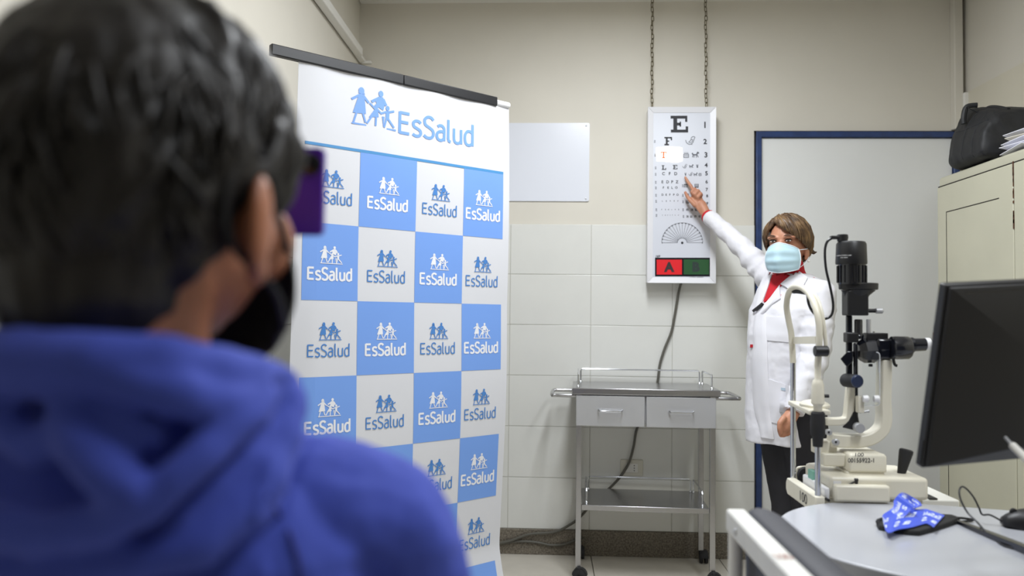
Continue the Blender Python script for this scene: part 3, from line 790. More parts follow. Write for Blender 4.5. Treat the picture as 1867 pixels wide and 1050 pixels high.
# handle loop on the top
MB().tube([(1.70, 3.0, CZT + .195), (1.70, 3.02, CZT + .204), (1.70, 3.08, CZT + .226), (1.70, 3.13, CZT + .238), (1.70, 3.16, CZT + .235)], .008, 8, smooth=4).build('carry_handle', M_bag, bg)

M_paper = mat('paper', (232, 232, 240), .8)
labs = ['white paper sheet at the bottom of the papers beside the black bag', 'curled white paper sheet second from bottom beside the black bag', 'creased white paper sheet in the middle of the papers on the cabinet', 'white paper sheet second from top of the papers on the cabinet', 'topmost cream paper sheet of the papers on the metal cabinet']
for k in range(5):
    a = math.radians([-12, 8, -4, 15, 3][k]); m = MB(); n = 8; vs = []
    for t_ in (0.0, .002):
        for i in range(n + 1):
            for j in range(3):
                u = i / n; vv = j / 2 - .5
                z = CZT + .003 + k * .0085 + .03 * (1 - u) ** 3 * (.3 + .25 * k) + .004 * math.sin(u * 7 + k) * (1 - abs(vv)) * .3 + t_
                x = 1.605 + .012 * k * (1 if k % 2 else .5) + u * .29; y = 2.57 + vv * .21
                vs.append(Vector((1.74 + (x - 1.74) * math.cos(a) - (y - 2.57) * math.sin(a), 2.805 + (x - 1.74) * math.sin(a) + (y - 2.57) * math.cos(a), z)))
    N = (n + 1) * 3; fs = []
    for i in range(n):
        for j in range(2):
            q = i * 3 + j; fs.append((q, q + 1, q + 4, q + 3)); fs.append((N + q, N + q + 3, N + q + 4, N + q + 1))
    for i in range(n):
        q = i * 3; fs.append((q, q + 3, N + q + 3, N + q)); fs.append((q + 2, N + q + 2, N + q + 5, q + 5))
    for j in range(2):
        fs.append((j, N + j, N + j + 1, j + 1)); q = n * 3 + j; fs.append((q, q + 1, N + q + 1, N + q))
    m.add(vs, fs); o = m.build('paper_sheet', M_paper if k != 3 else M_cream, None)
    tag(o, labs[k], 'paper', 'loose papers on the metal cabinet')

# ------------------------------------------------------------------ slit lamp table
M_top = mat('white melamine', (180, 182, 189), .22, var=.02, vscale=4)
M_topw = mat('cream laminate', (230, 229, 222), .3)
ST = thing('instrument_table', (.80, 2.02, 0), 'white topped table under the slit lamp behind the desk', 'table')
TZ = .742
MB().bb((.645, 1.93, TZ - .028), (.972, 2.165, TZ)).build('table_top', M_topw, ST, bevel=.004)
MB().bb((.76, 2.03, .06), (.84, 2.11, TZ - .028)).build('column', M_cream, ST, bevel=.006)
MB().bb((.62, 1.92, .012), (.98, 1.97, .055)).bb((.62, 2.14, .012), (.98, 2.19, .055)).bb((.77, 1.96, .02), (.83, 2.15, .06)).build('base', M_cream, ST, bevel=.006)
for x in (.64, .96):
    for y in (1.945, 2.165): MB().lathe((x, y, .0), (x, y, .0125), [(0, .018), (.7, .018), (1, .012)], 14).build('foot', M_rubber, ST)

# ------------------------------------------------------------------ desk with a rounded end
DA = math.radians(-15); dcx, dcy, drr = .772, 1.607, .302
DZ1 = .740
desk = thing('desk', (dcx + .35, dcy - .1, 0), 'light grey desk with a rounded end carrying the monitor', 'desk')
DM = Matrix.Translation((dcx, dcy, 0)) @ Matrix.Rotation(DA, 4, 'Z')
LD = .95
outl = [(LD, -drr)] + [(LD, drr)] + [(drr * math.cos(a), drr * math.sin(a)) for a in [PI / 2 + PI * k / 40 for k in range(41)]]
MB().prism(outl, lambda u, v, w_: DM @ Vector((u, v, DZ1 - .03 + w_)), .03).build('desk_top', M_top, desk, bevel=.003)
MB().prism([(LD - .03, -drr + .04), (LD - .03, drr - .04), (LD - .05, drr - .04), (LD - .05, -drr + .04)], lambda u, v, w_: DM @ Vector((u, v, w_)), DZ1 - .0305).build('side_panel', M_topw, desk)
MB().prism([(.25, .12), (LD - .05, .12), (LD - .05, .14), (.25, .14)], lambda u, v, w_: DM @ Vector((u, v, .3 + w_)), DZ1 - .331).build('modesty_panel', M_topw, desk)
q = DM @ Vector((.16, .0, 0))
MB().cyl((q.x, q.y, .02), (q.x, q.y, DZ1 - .0305), .03).lathe((q.x, q.y, 0), (q.x, q.y, .025), [(0, .16), (.5, .16), (1, .04)], 28).build('pedestal', M_steel_d, desk)

# ------------------------------------------------------------------ monitor seen from behind
mon = thing('computer_monitor', (.93, 1.45, DZ1), 'black computer monitor seen from behind on the desk', 'monitor')
bl_, tl_ = at(1681, 854, 1.405), at(1728, 519, 1.318)
up = (tl_ - bl_); up.x *= .3
MH = up.length; up.normalize()
rt = Vector((math.cos(math.radians(14)), math.sin(math.radians(14)), 0)); rt = (rt - up * rt.dot(up)).normalized()
bk = up.cross(rt)
if bk.y > 0: bk = -bk   # towards the camera
MWd = .535
def mp(u, v, w_): return bl_ + rt * u + up * v + bk * w_
M_monb = mat('monitor back plastic', (25, 25, 28), .5, bump=.15, bscale=500)
def slab(a, b, c, d, e, f): return [mp(u, v, w_) for u in (a, b) for v in (c, d) for w_ in (e, f)]
BOXF = [(0, 1, 3, 2), (4, 6, 7, 5), (0, 4, 5, 1), (2, 3, 7, 6), (0, 2, 6, 4), (1, 5, 7, 3)]
MB().add(slab(0, MWd, 0, MH, -.018, 0), BOXF).build('bezel', M_black, mon, bevel=.003)
mb = MB(); r0 = [(.004, .004), (MWd - .004, .004), (MWd - .004, MH - .004), (.004, MH - .004)]; r1 = [(.135, .045), (MWd - .135, .045), (MWd - .135, MH - .105), (.135, MH - .105)]
r1b = r1
mb.loft([[mp(u, v, 0) for u, v in r0], [mp(u, v, .006) for u, v in r0], [mp(u, v, .042) for u, v in r1]])
mb.build('back_shell', M_monb, mon, bevel=.002, smooth=20)
MB().add(slab(.03, MWd - .03, MH - .016, MH - .011, .008, .0095), BOXF).build('vent_slot', M_blackg, mon)
MB().add(slab(.012, MWd - .012, .012, MH - .012, -.0186, -.0178), BOXF).build('screen', M_blackg, mon)
MB().add(slab(-.0015, .006, .006, .05, -.014, -.004), BOXF).build('side_buttons', M_black, mon)
pc = mp(MWd / 2, .12, .02)
fa, fb_ = atz(1740, 948, DZ1 + .004), atz(1867, 1003, DZ1 + .004)
hub = fb_ + (fb_ - fa).normalized() * .10; base_c = hub
fc_ = hub + Vector((.26, .16, 0))
MB().loft([[Vector((base_c.x + sx * .035, base_c.y + sy * .012, DZ1 + .012)) for sx, sy in ((-1, -1), (1, -1), (1, 1), (-1, 1))], [pc + Vector((sx * .03, sy * .012, 0)) for sx, sy in ((-1, -1), (1, -1), (1, 1), (-1, 1))]]).build('stand_neck', M_black, mon, bevel=.003)
for qa in (fa, fc_):
    d_ = (qa - hub); d_.z = 0; L_f = d_.length; d_.normalize(); n_ = Vector((-d_.y, d_.x, 0))
    MB().loft([[hub + d_ * t_ + n_ * s_ * ww + Vector((0, 0, DZ1 + z_ - hub.z)) for s_, z_ in ((-1, .0004), (1, .0004), (1, hh_), (-1, hh_))] for t_, ww, hh_ in ((-.01, .011, .016), (L_f * .5, .009, .012), (L_f, .005, .007))]).build('stand_leg', M_blackg, mon, bevel=.0015)
# video plug
a, b = at(1846, 812, 1.33), at(1880, 845, 1.28)
MB().tube([a + (b - a) * .0 + Vector((0, .02, .01)), a], .0025, 8).build('plug_tip', M_steel_d, mon)
MB().tube([a, a + (b - a) * .45, b, b + Vector((.05, .02, -.03)), b + Vector((.09, .10, -.06))], .006, 10, smooth=4).build('white_video_lead', M_plast, mon)

# mouse
mo = thing('computer_mouse', (.985, 1.70, DZ1), 'black wired computer mouse at the edge of the desk', 'mouse')
mb = MB(); rings = []
for k in range(13):
    f = k / 12; hgt = .036 * math.sin(PI * min(1, f * .86 + .10)) ** .7; wd = .030 * math.sin(PI * (f * .90 + .06)) ** .45
    rings.append([Vector((-.055 + .11 * f, wd * math.cos(PI * j / 10), .003 + max(0, hgt) * math.sin(PI * j / 10) ** .75)) for j in range(11)])
MMo = Matrix.Translation((.995, 1.69, DZ1 + .0005)) @ Matrix.Rotation(math.radians(-12), 4, 'Z')
mb.loft(rings).xf(MMo).build('shell', M_black, mo, smooth=60)
MB().loft([ellipse((0, 0, 0), .053, .029, 24), ellipse((0, 0, .004), .055, .030, 24)]).xf(MMo).build('sole', M_blackg, mo)
MB().lathe((-.034, -.0035, .031), (-.034, .0035, .031), [(0, .006), (.5, .0075), (1, .006)], 14).xf(MMo).build('scroll_wheel', M_rubber, mo)
mq = MMo @ Vector((-.052, 0, .008))
cp = [mq, at(1806, 939, 1.71), at(1791, 938, 1.72), at(1785, 926, 1.72), at(1776, 908, 1.72), at(1764, 893, 1.71), at(1754, 887, 1.70), at(1749, 895, 1.69), at(1752, 912, 1.68), at(1764, 934, 1.665), at(1780, 950, 1.64), at(1810, 962, 1.60)]
cp[-1].z = DZ1 + .003
e = at(1867, 985, 1.52); e.z = DZ1 + .003; cp.append(e); cp.append(Vector((1.12, 1.47, DZ1 + .003)))
MB().tube(cp, .0019, 8, smooth=6).build('mouse_cord', M_black, mo)

# ------------------------------------------------------------------ blue lanyard on a black eyeglass case cloth
M_blackf = mat('black fabric', (30, 30, 31), .85, bump=.3, bscale=300)
def dz(px, py, up_=0): q = atz(px, py, DZ1 + up_); return q
mk = thing('folded_face_mask', dz(1690, 960), 'black folded fabric face mask under the blue lanyard on the desk', 'face mask')
def sheet_from(poly, up_, th, name, m, par):
    pts = [dz(x, y, up_) for x, y in poly]
    lo = [Vector((q.x, q.y, DZ1 + .0006)) for q in pts]; c = sum(pts, Vector()) / len(pts)
    hi = [Vector((c.x + (q.x - c.x) * .96, c.y + (q.y - c.y) * .96, DZ1 + th)) for q in pts]
    return MB().loft([lo, hi]).build(name, m, par, bevel=.002, smooth=40)
sheet_from([(1597, 955), (1601, 963), (1625, 968), (1660, 973), (1676, 974), (1705, 966), (1738, 955), (1752, 947), (1738, 942), (1700, 940), (1640, 946), (1601, 948)], .004, .010, 'mask_body', M_blackf, mk)
MB().tube([dz(1730, 945, .008), dz(1750, 944, .008), dz(1774, 948, .004), dz(1752, 951, .004), dz(1732, 952, .006)], .0025, 8, smooth=4).build('ear_loop', M_blackf, mk)
MB().tube([dz(1604, 957, .006), dz(1600, 951, .010), dz(1606, 948, .010), dz(1625, 950, .008)], .004, 8, smooth=4).build('ear_loop', M_blackf, mk)
ly = thing('lanyard', dz(1650, 950), 'crumpled blue printed lanyard ribbon lying on the black mask', 'lanyard')
M_lan = mat('blue ribbon', (52, 84, 214), .4, sheen=.2)
M_lanp = mat('white print', (214, 224, 248), .5)
YL = 1.70
# ribbon centreline in the photograph's points with depth and half-width direction
rib = [((1722, 940), (1702, 962), 1.74, 1.68), ((1690, 929), (1688, 955), 1.74, 1.67), ((1682, 929), (1662, 962), 1.73, 1.655), ((1655, 930), (1637, 966), 1.72, 1.645), ((1634, 934), (1622, 972), 1.70, 1.62), ((1612, 944), (1614, 966), 1.71, 1.63), ((1610, 938), (1617, 956), 1.715, 1.655), ((1628, 925), (1648, 942), 1.70, 1.672), ((1630, 912), (1660, 930), 1.71, 1.685), ((1640, 900), (1667, 922), 1.715, 1.69), ((1648, 898), (1655, 914), 1.735, 1.72), ((1662, 905), (1660, 922), 1.75, 1.74), ((1676, 914), (1670, 926), 1.74, 1.73), ((1681, 921), (1660, 929), 1.725, 1.71)]
def rpt(p, y):
    q = at(p[0], p[1], y)
    return q if q.z > DZ1 + .0125 else atz(p[0], p[1], DZ1 + .0125)
A_ = spline([rpt(a, ya) for a, b, ya, yb in rib], 5); B_ = spline([rpt(b, yb) for a, b, ya, yb in rib], 5)
vs = []; 
for a, b in zip(A_, B_):
    for q in (a, b):
        q.z = max(q.z, DZ1 + .012)
rows = []
for i, (a, b) in enumerate(zip(A_, B_)):
    j = min(i, len(A_) - 2); tng = A_[j + 1] - A_[j]; nn = tng.cross(b - a)
    nn = nn.normalized() if nn.length > 1e-9 else Vector((0, 0, 1))
    rows.append((a, b, nn))
mb = MB(); mb.loft([[a, b, b + nn * .0011, a + nn * .0011] for a, b, nn in rows]); mb.build('ribbon', M_lan, ly, smooth=50)
pr_ = []
def lmap(off):
    def f(u, v):
        u = max(0, min(len(rows) - 1.001, u)); i = int(u); t_ = u - i
        a = rows[i][0].lerp(rows[i + 1][0], t_); b = rows[i][1].lerp(rows[i + 1][1], t_); nn = rows[i][2].lerp(rows[i + 1][2], t_).normalized()
        return a.lerp(b, v) + nn * off
    return f
for i in range(4, 62, 11):
    for s, vc in (('EsSalud', .30), ('a S', .68)):
        ps, wd, ht = glyphs(s, .03)
        for p in ps: pr_.append([(i + x / wd * 7, vc - y / ht * .26) for x, y in p])
flat('ribbon_print', pr_, lmap(.0016), M_lanp, ly)
flat('ribbon_print', pr_, lmap(-.0006), M_lanp, ly)

# ------------------------------------------------------------------ patient chair, near
chr_ = thing('visitor_chair', (.44, 1.16, 0), 'white metal framed chair with a dark padded back pushed to the desk', 'chair')
M_chw = mat('chair white metal', (232, 231, 226), .35, var=.05, vscale=20)
M_pad = mat('dark grey vinyl', (62, 63, 70), .5, bump=.1, bscale=200)
cy0, cy1 = .93, 1.335; cx0, cx1 = .296, .323; zt = .85
# top rail: flat tube along the depth
MB().bb((cx0, cy0, zt - .035), (cx1 + .004, cy1, zt)).build('top_rail', M_chw, chr_, bevel=.004)
for y in (cy0 + .02, cy1 - .012):
    MB().tube([(.309, y, zt - .03), (.309, y, .46), (.325, y, .44)], .0115, 12, smooth=0).build('back_upright', M_chw, chr_)
    MB().tube([(.309, y, .47), (.265, y, .0)], .0115, 12).build('leg', M_chw, chr_)
    MB().tube([(.322, y, .44), (.70, y, .44), (.715, y, .43), (.73, y, 0)], .0115, 12).build('leg', M_chw, chr_)
mb = MB(); rings = []
for f, hh in ((0, .6), (.03, .9), (.1, 1), (.5, 1), (.9, 1), (.97, .9), (1, .6)):
    y = cy0 + .0 + (cy1 - cy0 - .0) * f
    th = .062
    prof = [(.0, -.34), (.0, -.012), (.006, .0), (.03, .006), (th - .012, .0), (th, -.03), (th, -.32), (th - .02, -.35), (.02, -.35)]
    rings.append([Vector((cx1 + .0045 + a * (1 if a < .01 else hh), y, zt - .002 + b * 1)) for a, b in prof])
mb.loft(rings).build('backrest', M_pad, chr_, bevel=.004, smooth=50)
MB().bb((cx1 + .07, cy0 + .02, .445), (.74, cy1 - .02, .50)).build('seat', M_pad, chr_, bevel=.015, seg=3)
for y in (cy1 - .07, cy0 + .1):
    MB().lathe((cx0 + .001, y, zt - .02), (cx0 - .004, y, zt - .02), [(0, .006), (.5, .006), (1, .003)], 10).build('bolt', M_steel_d, chr_)
M_chip = mat('worn paint red', (186, 150, 140), .7)
cf = lambda u, v: Vector((cx0 + .003 + u, 1.07 + v, zt + .0006))
flat('painted_number', [[(x * 1, y) for x, y in p] for p in text('100', .013, 0, .022, bold=.01, ang=PI / 2 * 0 + .2, wfac=.55)], cf, M_chip, chr_)

# ------------------------------------------------------------------ slit lamp
SL = thing('slit_lamp', (.75, 2.0, TZ), 'cream and black slit lamp microscope with chin rest on the white table', 'slit lamp')
YC = 1.985      # plane of the microscope
M_crm = mat('slit lamp cream', (226, 221, 204), .32, var=.03, vscale=18)
M_clear = bpy.data.materials.new('clear acrylic'); M_clear.use_nodes = True
b_ = M_clear.node_tree.nodes['Principled BSDF']; b_.inputs['Transmission Weight'].default_value = 1; b_.inputs['Roughness'].default_value = .03; b_.inputs['IOR'].default_value = 1.15; b_.inputs['Base Color'].default_value = (.95, .97, .97, 1)
SC = YC / FPX
def P(x, y, Y=YC): return at(x, y, Y)
def pbox(x0, y0, x1, y1, dy, name, m, Y=YC, par=SL, bevel=.003, seg=2):
    a, b = P(x0, y1, Y), P(x1, y0, Y)
    return MB().bb((a.x, Y - dy / 2, a.z), (b.x, Y + dy / 2, b.z)).build(name, m, par, bevel=bevel, seg=seg)
def pl(pts, name, m, Y=YC, par=SL, n=24, smooth=35):
    """turned body along a pixel polyline of (x, y, radius in pixels)"""
    mb = MB(); p0 = P(pts[0][0], pts[0][1], Y); p1 = P(pts[-1][0], pts[-1][1], Y); L = (p1 - p0).length
    prof = [((P(x, y, Y) - p0).length / L, r * SC) for x, y, r in pts]
    return mb.lathe(p0, p1, prof, n).build(name, m, par, smooth=smooth)
# head rest frame
YN, YFp = 1.893, 2.105
xn = P(1491, 780, YN).x; xf = P(1446, 780, YFp).x
bar = MB()
bz0, bz1 = TZ - .030, TZ + .012
poly = [(1.880, bz0), (2.098, bz0), (2.11, bz0 + .012), (2.11, bz1 - .012), (2.10, bz1), (1.880, bz1)]
fb = bar.prism(poly, lambda u, v, w_: Vector((xn - .010 + w_, u, v)), .022).build('foot_bar', M_crm, SL, bevel=.003)
flat('painted_number', [[(x, y) for x, y in p] for p in text('100', 0, 0, .024, bold=.0, wfac=.75)], lambda u, v: Vector((xn - .0108, 1.965 - u * 1.6, (bz0 + bz1) / 2 + v)), M_ink, SL)
MB().tube([(xn, YN, TZ + .006), (xn, YN, P(0, 645, YN).z)], .0068, 14).build('near_pole', M_chrome, SL)
MB().tube([(xf, YFp, TZ + .006), (xf, YFp, P(0, 640, YFp).z)], .0068, 14).build('far_pole', M_chrome, SL)
arch = [(xn, YN, P(0, 648, YN).z), P(1494, 605, 1.893), P(1489, 568, 1.905), P(1478, 540, 1.94), P(1463, 525, 1.98), P(1448, 523, 2.04), P(1438, 534, 2.08), P(1434, 558, 2.10), P(1438, 585, 2.105), P(1443, 612, 2.105), Vector((xf, YFp, P(0, 642, YFp).z))]
MB().tube(arch, .0078, 12, smooth=5).build('head_arch', M_crm, SL)
MB().tube([P(1470, 528, 1.97), P(1487, 540, 1.93), P(1497, 565, 1.905), P(1503, 600, 1.895), P(1507, 650, 1.893)], .0045, 10, smooth=5).build('strap_tube', M_crm, SL)
fbm_ = MB(); a, b = P(1450, 534, 2.05), P(1472, 536, 1.96)
fbm_.tube([P(1447, 530, 2.06), P(1458, 531, 2.02), P(1471, 533, 1.965)], .0065, 10, smooth=4).build('forehead_band', M_blackf, SL)
MB().loft([[Vector((p.x - .002, p.y, p.z + s)) for s in (0,)] + [Vector((p.x - .002, p.y, p.z + .018)), Vector((p.x + .003, p.y, p.z + .018)), Vector((p.x + .003, p.y, p.z))] for p in [P(1447, 627, 2.10), P(1460, 627, 2.03), P(1475, 627, 1.96), P(1488, 627, 1.90)]]).build('cross_strap', M_crm, SL)
pl([(1485, 640, 8), (1486, 640, 9), (1508, 640, 9), (1510, 640, 7)], 'clamp_knob', M_black, Y=1.875)
pl([(1491, 655, 5.4), (1491, 690, 5.4), (1491, 694, 8), (1491, 702, 10), (1491, 735, 11), (1491, 740, 7.5), (1491, 752, 7)], 'chin_rest_collar', M_crm, Y=YN)
pl([(1491, 750, 9), (1491, 753, 11.5), (1491, 770, 12.4), (1491, 792, 12), (1491, 797, 9), (1491, 800, 9), (1491, 814, 8)], 'height_grip', M_rubber, Y=YN)
# chin rest
cr = MB()
cz = P(0, 716, 2.0).z
cr.prism([(xn - .02, YN - .0), (xn + .03, YN), (xn + .036, 2.0), (xf + .012, YFp + .008), (xf - .012, YFp + .004), (xn - .012, 2.0)], lambda u, v, w_: Vector((u, v, cz - .011 + w_)), .012)
cr.build('chin_rest_bar', M_crm, SL, bevel=.003)
cup = MB(); rings = []
for f in range(9):
    a = PI * f / 8
    rings.append([Vector((xn + .022 + .032 * math.cos(t_), 1.975 - .048 * math.cos(a), cz + .002 + .012 * (1 - math.sin(a)) + (.004 if t_ > 0 else 0))) for t_ in (PI, PI * .5, .01)])
cup.sph((xn + .02, 1.975, cz + .004), (.034, .05, .013), 18)
cup.build('chin_cup', M_crm, SL)
pl([(1503, 722, 3), (1511, 722, 3)], 'small_peg', M_black, Y=YN)
# sliding base
bx0, bx1 = P(1512, 900, 1.96).x, P(1683, 900, 1.93).x
MB().prism([(bx0 - .02, 1.90), (bx1, 1.90), (bx1, 2.07), (bx0 + .03, 2.10), (bx0 - .02, 2.08)], lambda u, v, w_: Vector((u, v, TZ + .003 + w_)), .052).build('slide_base', M_crm, SL, bevel=.009, seg=3)
MB().bb((P(1520, 900, 1.885).x, 1.878, TZ + .001), (P(1622, 900, 1.885).x, 1.899, TZ + .040)).build('front_plate', M_crm, SL, bevel=.006)
MB().bb((P(1495, 900, 1.93).x, 1.895, TZ + .001), (bx0 - .0205, 2.06, TZ + .030)).build('side_cover', M_white, SL, bevel=.004)
M_stk = mat('green sticker', (120, 176, 160), .5)
MB().bb((bx0 - .012, 1.8985, TZ + .02), (bx0 + .006, 1.8998, TZ + .045)).build('paper_sticker', M_white, SL)
MB().bb((P(1478, 880, 2.0).x, 1.985, TZ + .012), (P(1490, 880, 2.0).x, 2.02, TZ + .05)).build('green_sticker', M_stk, SL)
# rails and wheel
MB().tube([(xn + .02, 1.88, TZ + .004), (xn + .02, 2.10, TZ + .004)], .0035, 8).build('slide_rail', M_black, SL)
wc = P(1468, 866, 2.12)
MB().lathe((wc.x, 2.105, wc.z), (wc.x, 2.135, wc.z), [(0, .012), (.05, .021), (.4, .023), (.6, .023), (1, .020)], 22).build('gear_wheel', M_rubber, SL)
MB().cyl((wc.x, 2.085, wc.z), (wc.x, 2.106, wc.z), .007).build('wheel_axle', M_chrome, SL)
MB().tube([P(1453, 878, 2.12), P(1453, 858, 2.12), P(1460, 852, 2.12), P(1500, 852, 2.12), P(1528, 853, 2.12)], .004, 8, smooth=3).build('wheel_guard', M_crm, SL)
MB().bb((P(1453, 0, 2.14).x, 2.137, TZ), (P(1528, 0, 2.14).x, 2.142, P(0, 852, 2.14).z)).build('wheel_cover', M_crm, SL, bevel=.002)
# pedestal with the written numbers
c0 = P(1565, 880)
def sqring(x0, x1, y, dy, Y=YC): 
    a, b = P(x0, y, Y), P(x1, y, Y)
    return [Vector((a.x, Y - dy, a.z)), Vector((b.x, Y - dy, a.z)), Vector((b.x, Y + dy, a.z)), Vector((a.x, Y + dy, a.z))]
MB().loft([sqring(1522, 1606, 882, .062), sqring(1526, 1602, 874, .058), sqring(1530, 1597, 866, .052), sqring(1530, 1597, 852, .052)]).build('pedestal', M_crm, SL, bevel=.004)
MB().loft([sqring(1532, 1600, 853, .056), sqring(1533, 1600, 826, .056), sqring(1536, 1598, 820, .052)]).build('pedestal_head', M_crm, SL, bevel=.005)
YB = YC - .0565
flat('handwritten_number', ptext('100', 1567, 828.5, 6.5, bold=.02, wfac=1.35) + ptext('00155922-1', 1569.5, 839, 8.2, bold=.012, wfac=.92), px_plane(YB, -.0008), M_ink, SL)
pbox(1494, 824, 1534, 846, .06, 'side_extension', M_crm)
pbox(1484, 802, 1520, 826, .05, 'pivot_block', M_crm, Y=2.0)
# microscope arm (J shaped)
def band(pts, wpx, dy, name, m, Y=YC, k=6):
    c = spline([(x, y, 0) for x, y in pts], k); mb = MB(); rings = []
    for i, q in enumerate(c):
        a = c[max(0, i - 1)]; b = c[min(len(c) - 1, i + 1)]; t_ = (b - a).normalized(); nn = Vector((-t_.y, t_.x, 0))
        ww = wpx if not isinstance(wpx, (list, tuple)) else wpx[0] + (wpx[1] - wpx[0]) * i / (len(c) - 1)
        e0, e1 = q + nn * ww / 2, q - nn * ww / 2
        A, B = P(e0.x, e0.y, Y), P(e1.x, e1.y, Y)
        rings.append([A + Vector((0, -dy / 2, 0)), B + Vector((0, -dy / 2, 0)), B + Vector((0, dy / 2, 0)), A + Vector((0, dy / 2, 0))])
    return mb.loft(rings).build(name, m, SL, bevel=.003, smooth=40)
band([(1512, 801), (1540, 803), (1566, 803), (1590, 796), (1607, 780), (1611, 758), (1610, 735), (1611, 700), (1612, 655)], (24, 17), .042, 'microscope_arm', M_crm)
pl([(1511, 787, 6), (1511.5, 787, 6)], 'arm_screw', M_steel_d, Y=YC - .025) if False else None
for x, y, r in ((1511, 788, 5.5), (1524, 806, 6)):
    q = P(x, y, YC - .024); MB().lathe(q + Vector((0, .006, 0)), q + Vector((0, -.006, 0)), [(0, r * SC), (.8, r * SC), (1, r * SC * .7)], 16).build('arm_screw', M_steel_d, SL)
    q2 = P(x, y, YC - .0305); MB().cyl(q2, q2 + Vector((0, -.0008, 0)), r * SC * .35, n=6).build('hex_socket', M_black, SL)
# illumination arm (L shaped)
band([(1504, 768), (1525, 768), (1540, 766), (1546, 758), (1548, 740), (1550, 720), (1552, 704)], 13, .030, 'lamp_arm', M_crm, Y=YC)
pl([(1555, 703, 8), (1532, 697, 8)], 'slit_drum', M_black) if False else None
q0, q1 = P(1541, 693, 1.99), P(1562, 695, 1.945)
MB().lathe(q0, q1, [(0, .015), (.05, .0165), (.9, .0165), (1, .015)], 22).build('slit_drum', M_rubber, SL)
MB().lathe(q1, q1 + (q1 - q0).normalized() * .006, [(0, .0155), (.6, .0155), (1, .013)], 22).build('drum_cap', mat('dark blue enamel', (24, 40, 72), .35), SL)
# black prism column
pbox(1543, 575, 1553, 690, .012, 'prism_rail', M_blackg, Y=1.99)
pbox(1557, 625, 1563, 772, .012, 'prism_rail', M_blackg, Y=1.975)
pbox(1541, 606, 1562, 624, .03, 'rail_bracket', M_black)
pl([(1565, 582, 6), (1565, 584, 7), (1565, 608, 7), (1565, 612, 9), (1565, 618, 8)], 'filter_lever_barrel', M_blackg)
# mirror
mq_ = [(1532, 654), (1546, 640), (1556, 640), (1555, 660), (1545, 668), (1541, 666)]
MB().prism(mq_, lambda u, v, w_: P(u, v, YC - .02 + w_), .036).build('mirror_prism', M_blackg, SL, bevel=.002)
# foot of the prism tower and its chrome knob
MB().prism([(1535, 779), (1547, 767), (1556, 750), (1563, 750), (1567, 772), (1556, 784)], lambda u, v, w_: P(u, v, YC - .017 + w_), .034).build('tower_foot', M_black, SL, bevel=.003)
q0, q1 = P(1560, 777, 1.985), P(1569, 781, 1.94)
MB().lathe(q0, q1, [(0, .0115), (.85, .0125), (1, .0105)], 22).build('centring_knob', M_steel_d, SL)
# lamp housing
pl([(1552, 440, 14), (1552, 441, 23), (1552, 445, 25.5), (1552, 480, 26.8), (1552, 482, 26)], 'lamp_cap', M_black, n=32)
pl([(1553, 481, 23.5), (1553, 519, 23.5)], 'lamp_barrel', M_blackg, n=32)
for k in range(18):
    a = 2 * PI * k / 18; q = P(1553, 500) + Vector((24 * SC * math.cos(a), 24 * SC * math.sin(a), 0))
    MB().box((0, 0, 0), (.002, .004, .042)).xf(Matrix.Translation(q) @ Matrix.Rotation(a + PI / 2, 4, 'Z')).build('cooling_fin', M_black, SL)
MB().loft([ellipse(P(1565, 528), 34 * SC, .030, 32), ellipse(P(1565, 516), 34.5 * SC, .030, 32)]).build('lamp_flange', M_black, SL, bevel=.002)
MB().loft([ellipse(P(1560, 546), 19 * SC, .018, 28), ellipse(P(1562, 538), 22 * SC, .022, 28), ellipse(P(1565, 529), 30 * SC, .028, 28)]).build('flange_cone', M_black, SL)
pbox(1540, 530, 1578, 575, .042, 'aperture_box', M_black, bevel=.003)
pl([(1577, 566.5, 3.6), (1596, 566.5, 3.6)], 'aperture_lever', M_black)
pl([(1596, 566.5, 4), (1597, 566.5, 5), (1608, 566.5, 5), (1610, 566.5, 3.5)], 'lever_tip', M_steel_d)
pl([(1578, 548, 1.6), (1583, 548, 1.6)], 'set_screw', M_chrome)
flat('lamp_print', ptext('HALOGEN LAMP', 1533, 467, 1.9, bold=.02, ang=-.06) + ptext('12V 30W', 1532, 471, 1.8, bold=.02, ang=-.06), lambda u, v: (lambda p: Vector((p.x, YC - math.sqrt(max(0, (27 * SC) ** 2 - (p.x - P(1552, 465).x) ** 2)) - .0012, p.z)))(P(u, v)), M_white, SL)
pl([(1536, 440, 9), (1536, 428.5, 9.5), (1536, 427.5, 8)], 'plug', M_black)
pbox(1514, 430, 1545, 436, .016, 'plug_arm', M_black, bevel=.002)
MB().tube([P(1517, 434), P(1508, 441), P(1504, 458), P(1506, 490), P(1514, 525), P(1519, 555), P(1516, 574), P(1505, 581), P(1492, 578, 1.96), P(1480, 566, 1.95), P(1474, 552, 1.95), P(1472, 538, 1.96), P(1468, 530, 1.97)], .0032, 8, smooth=6).build('lamp_cord', M_black, SL)
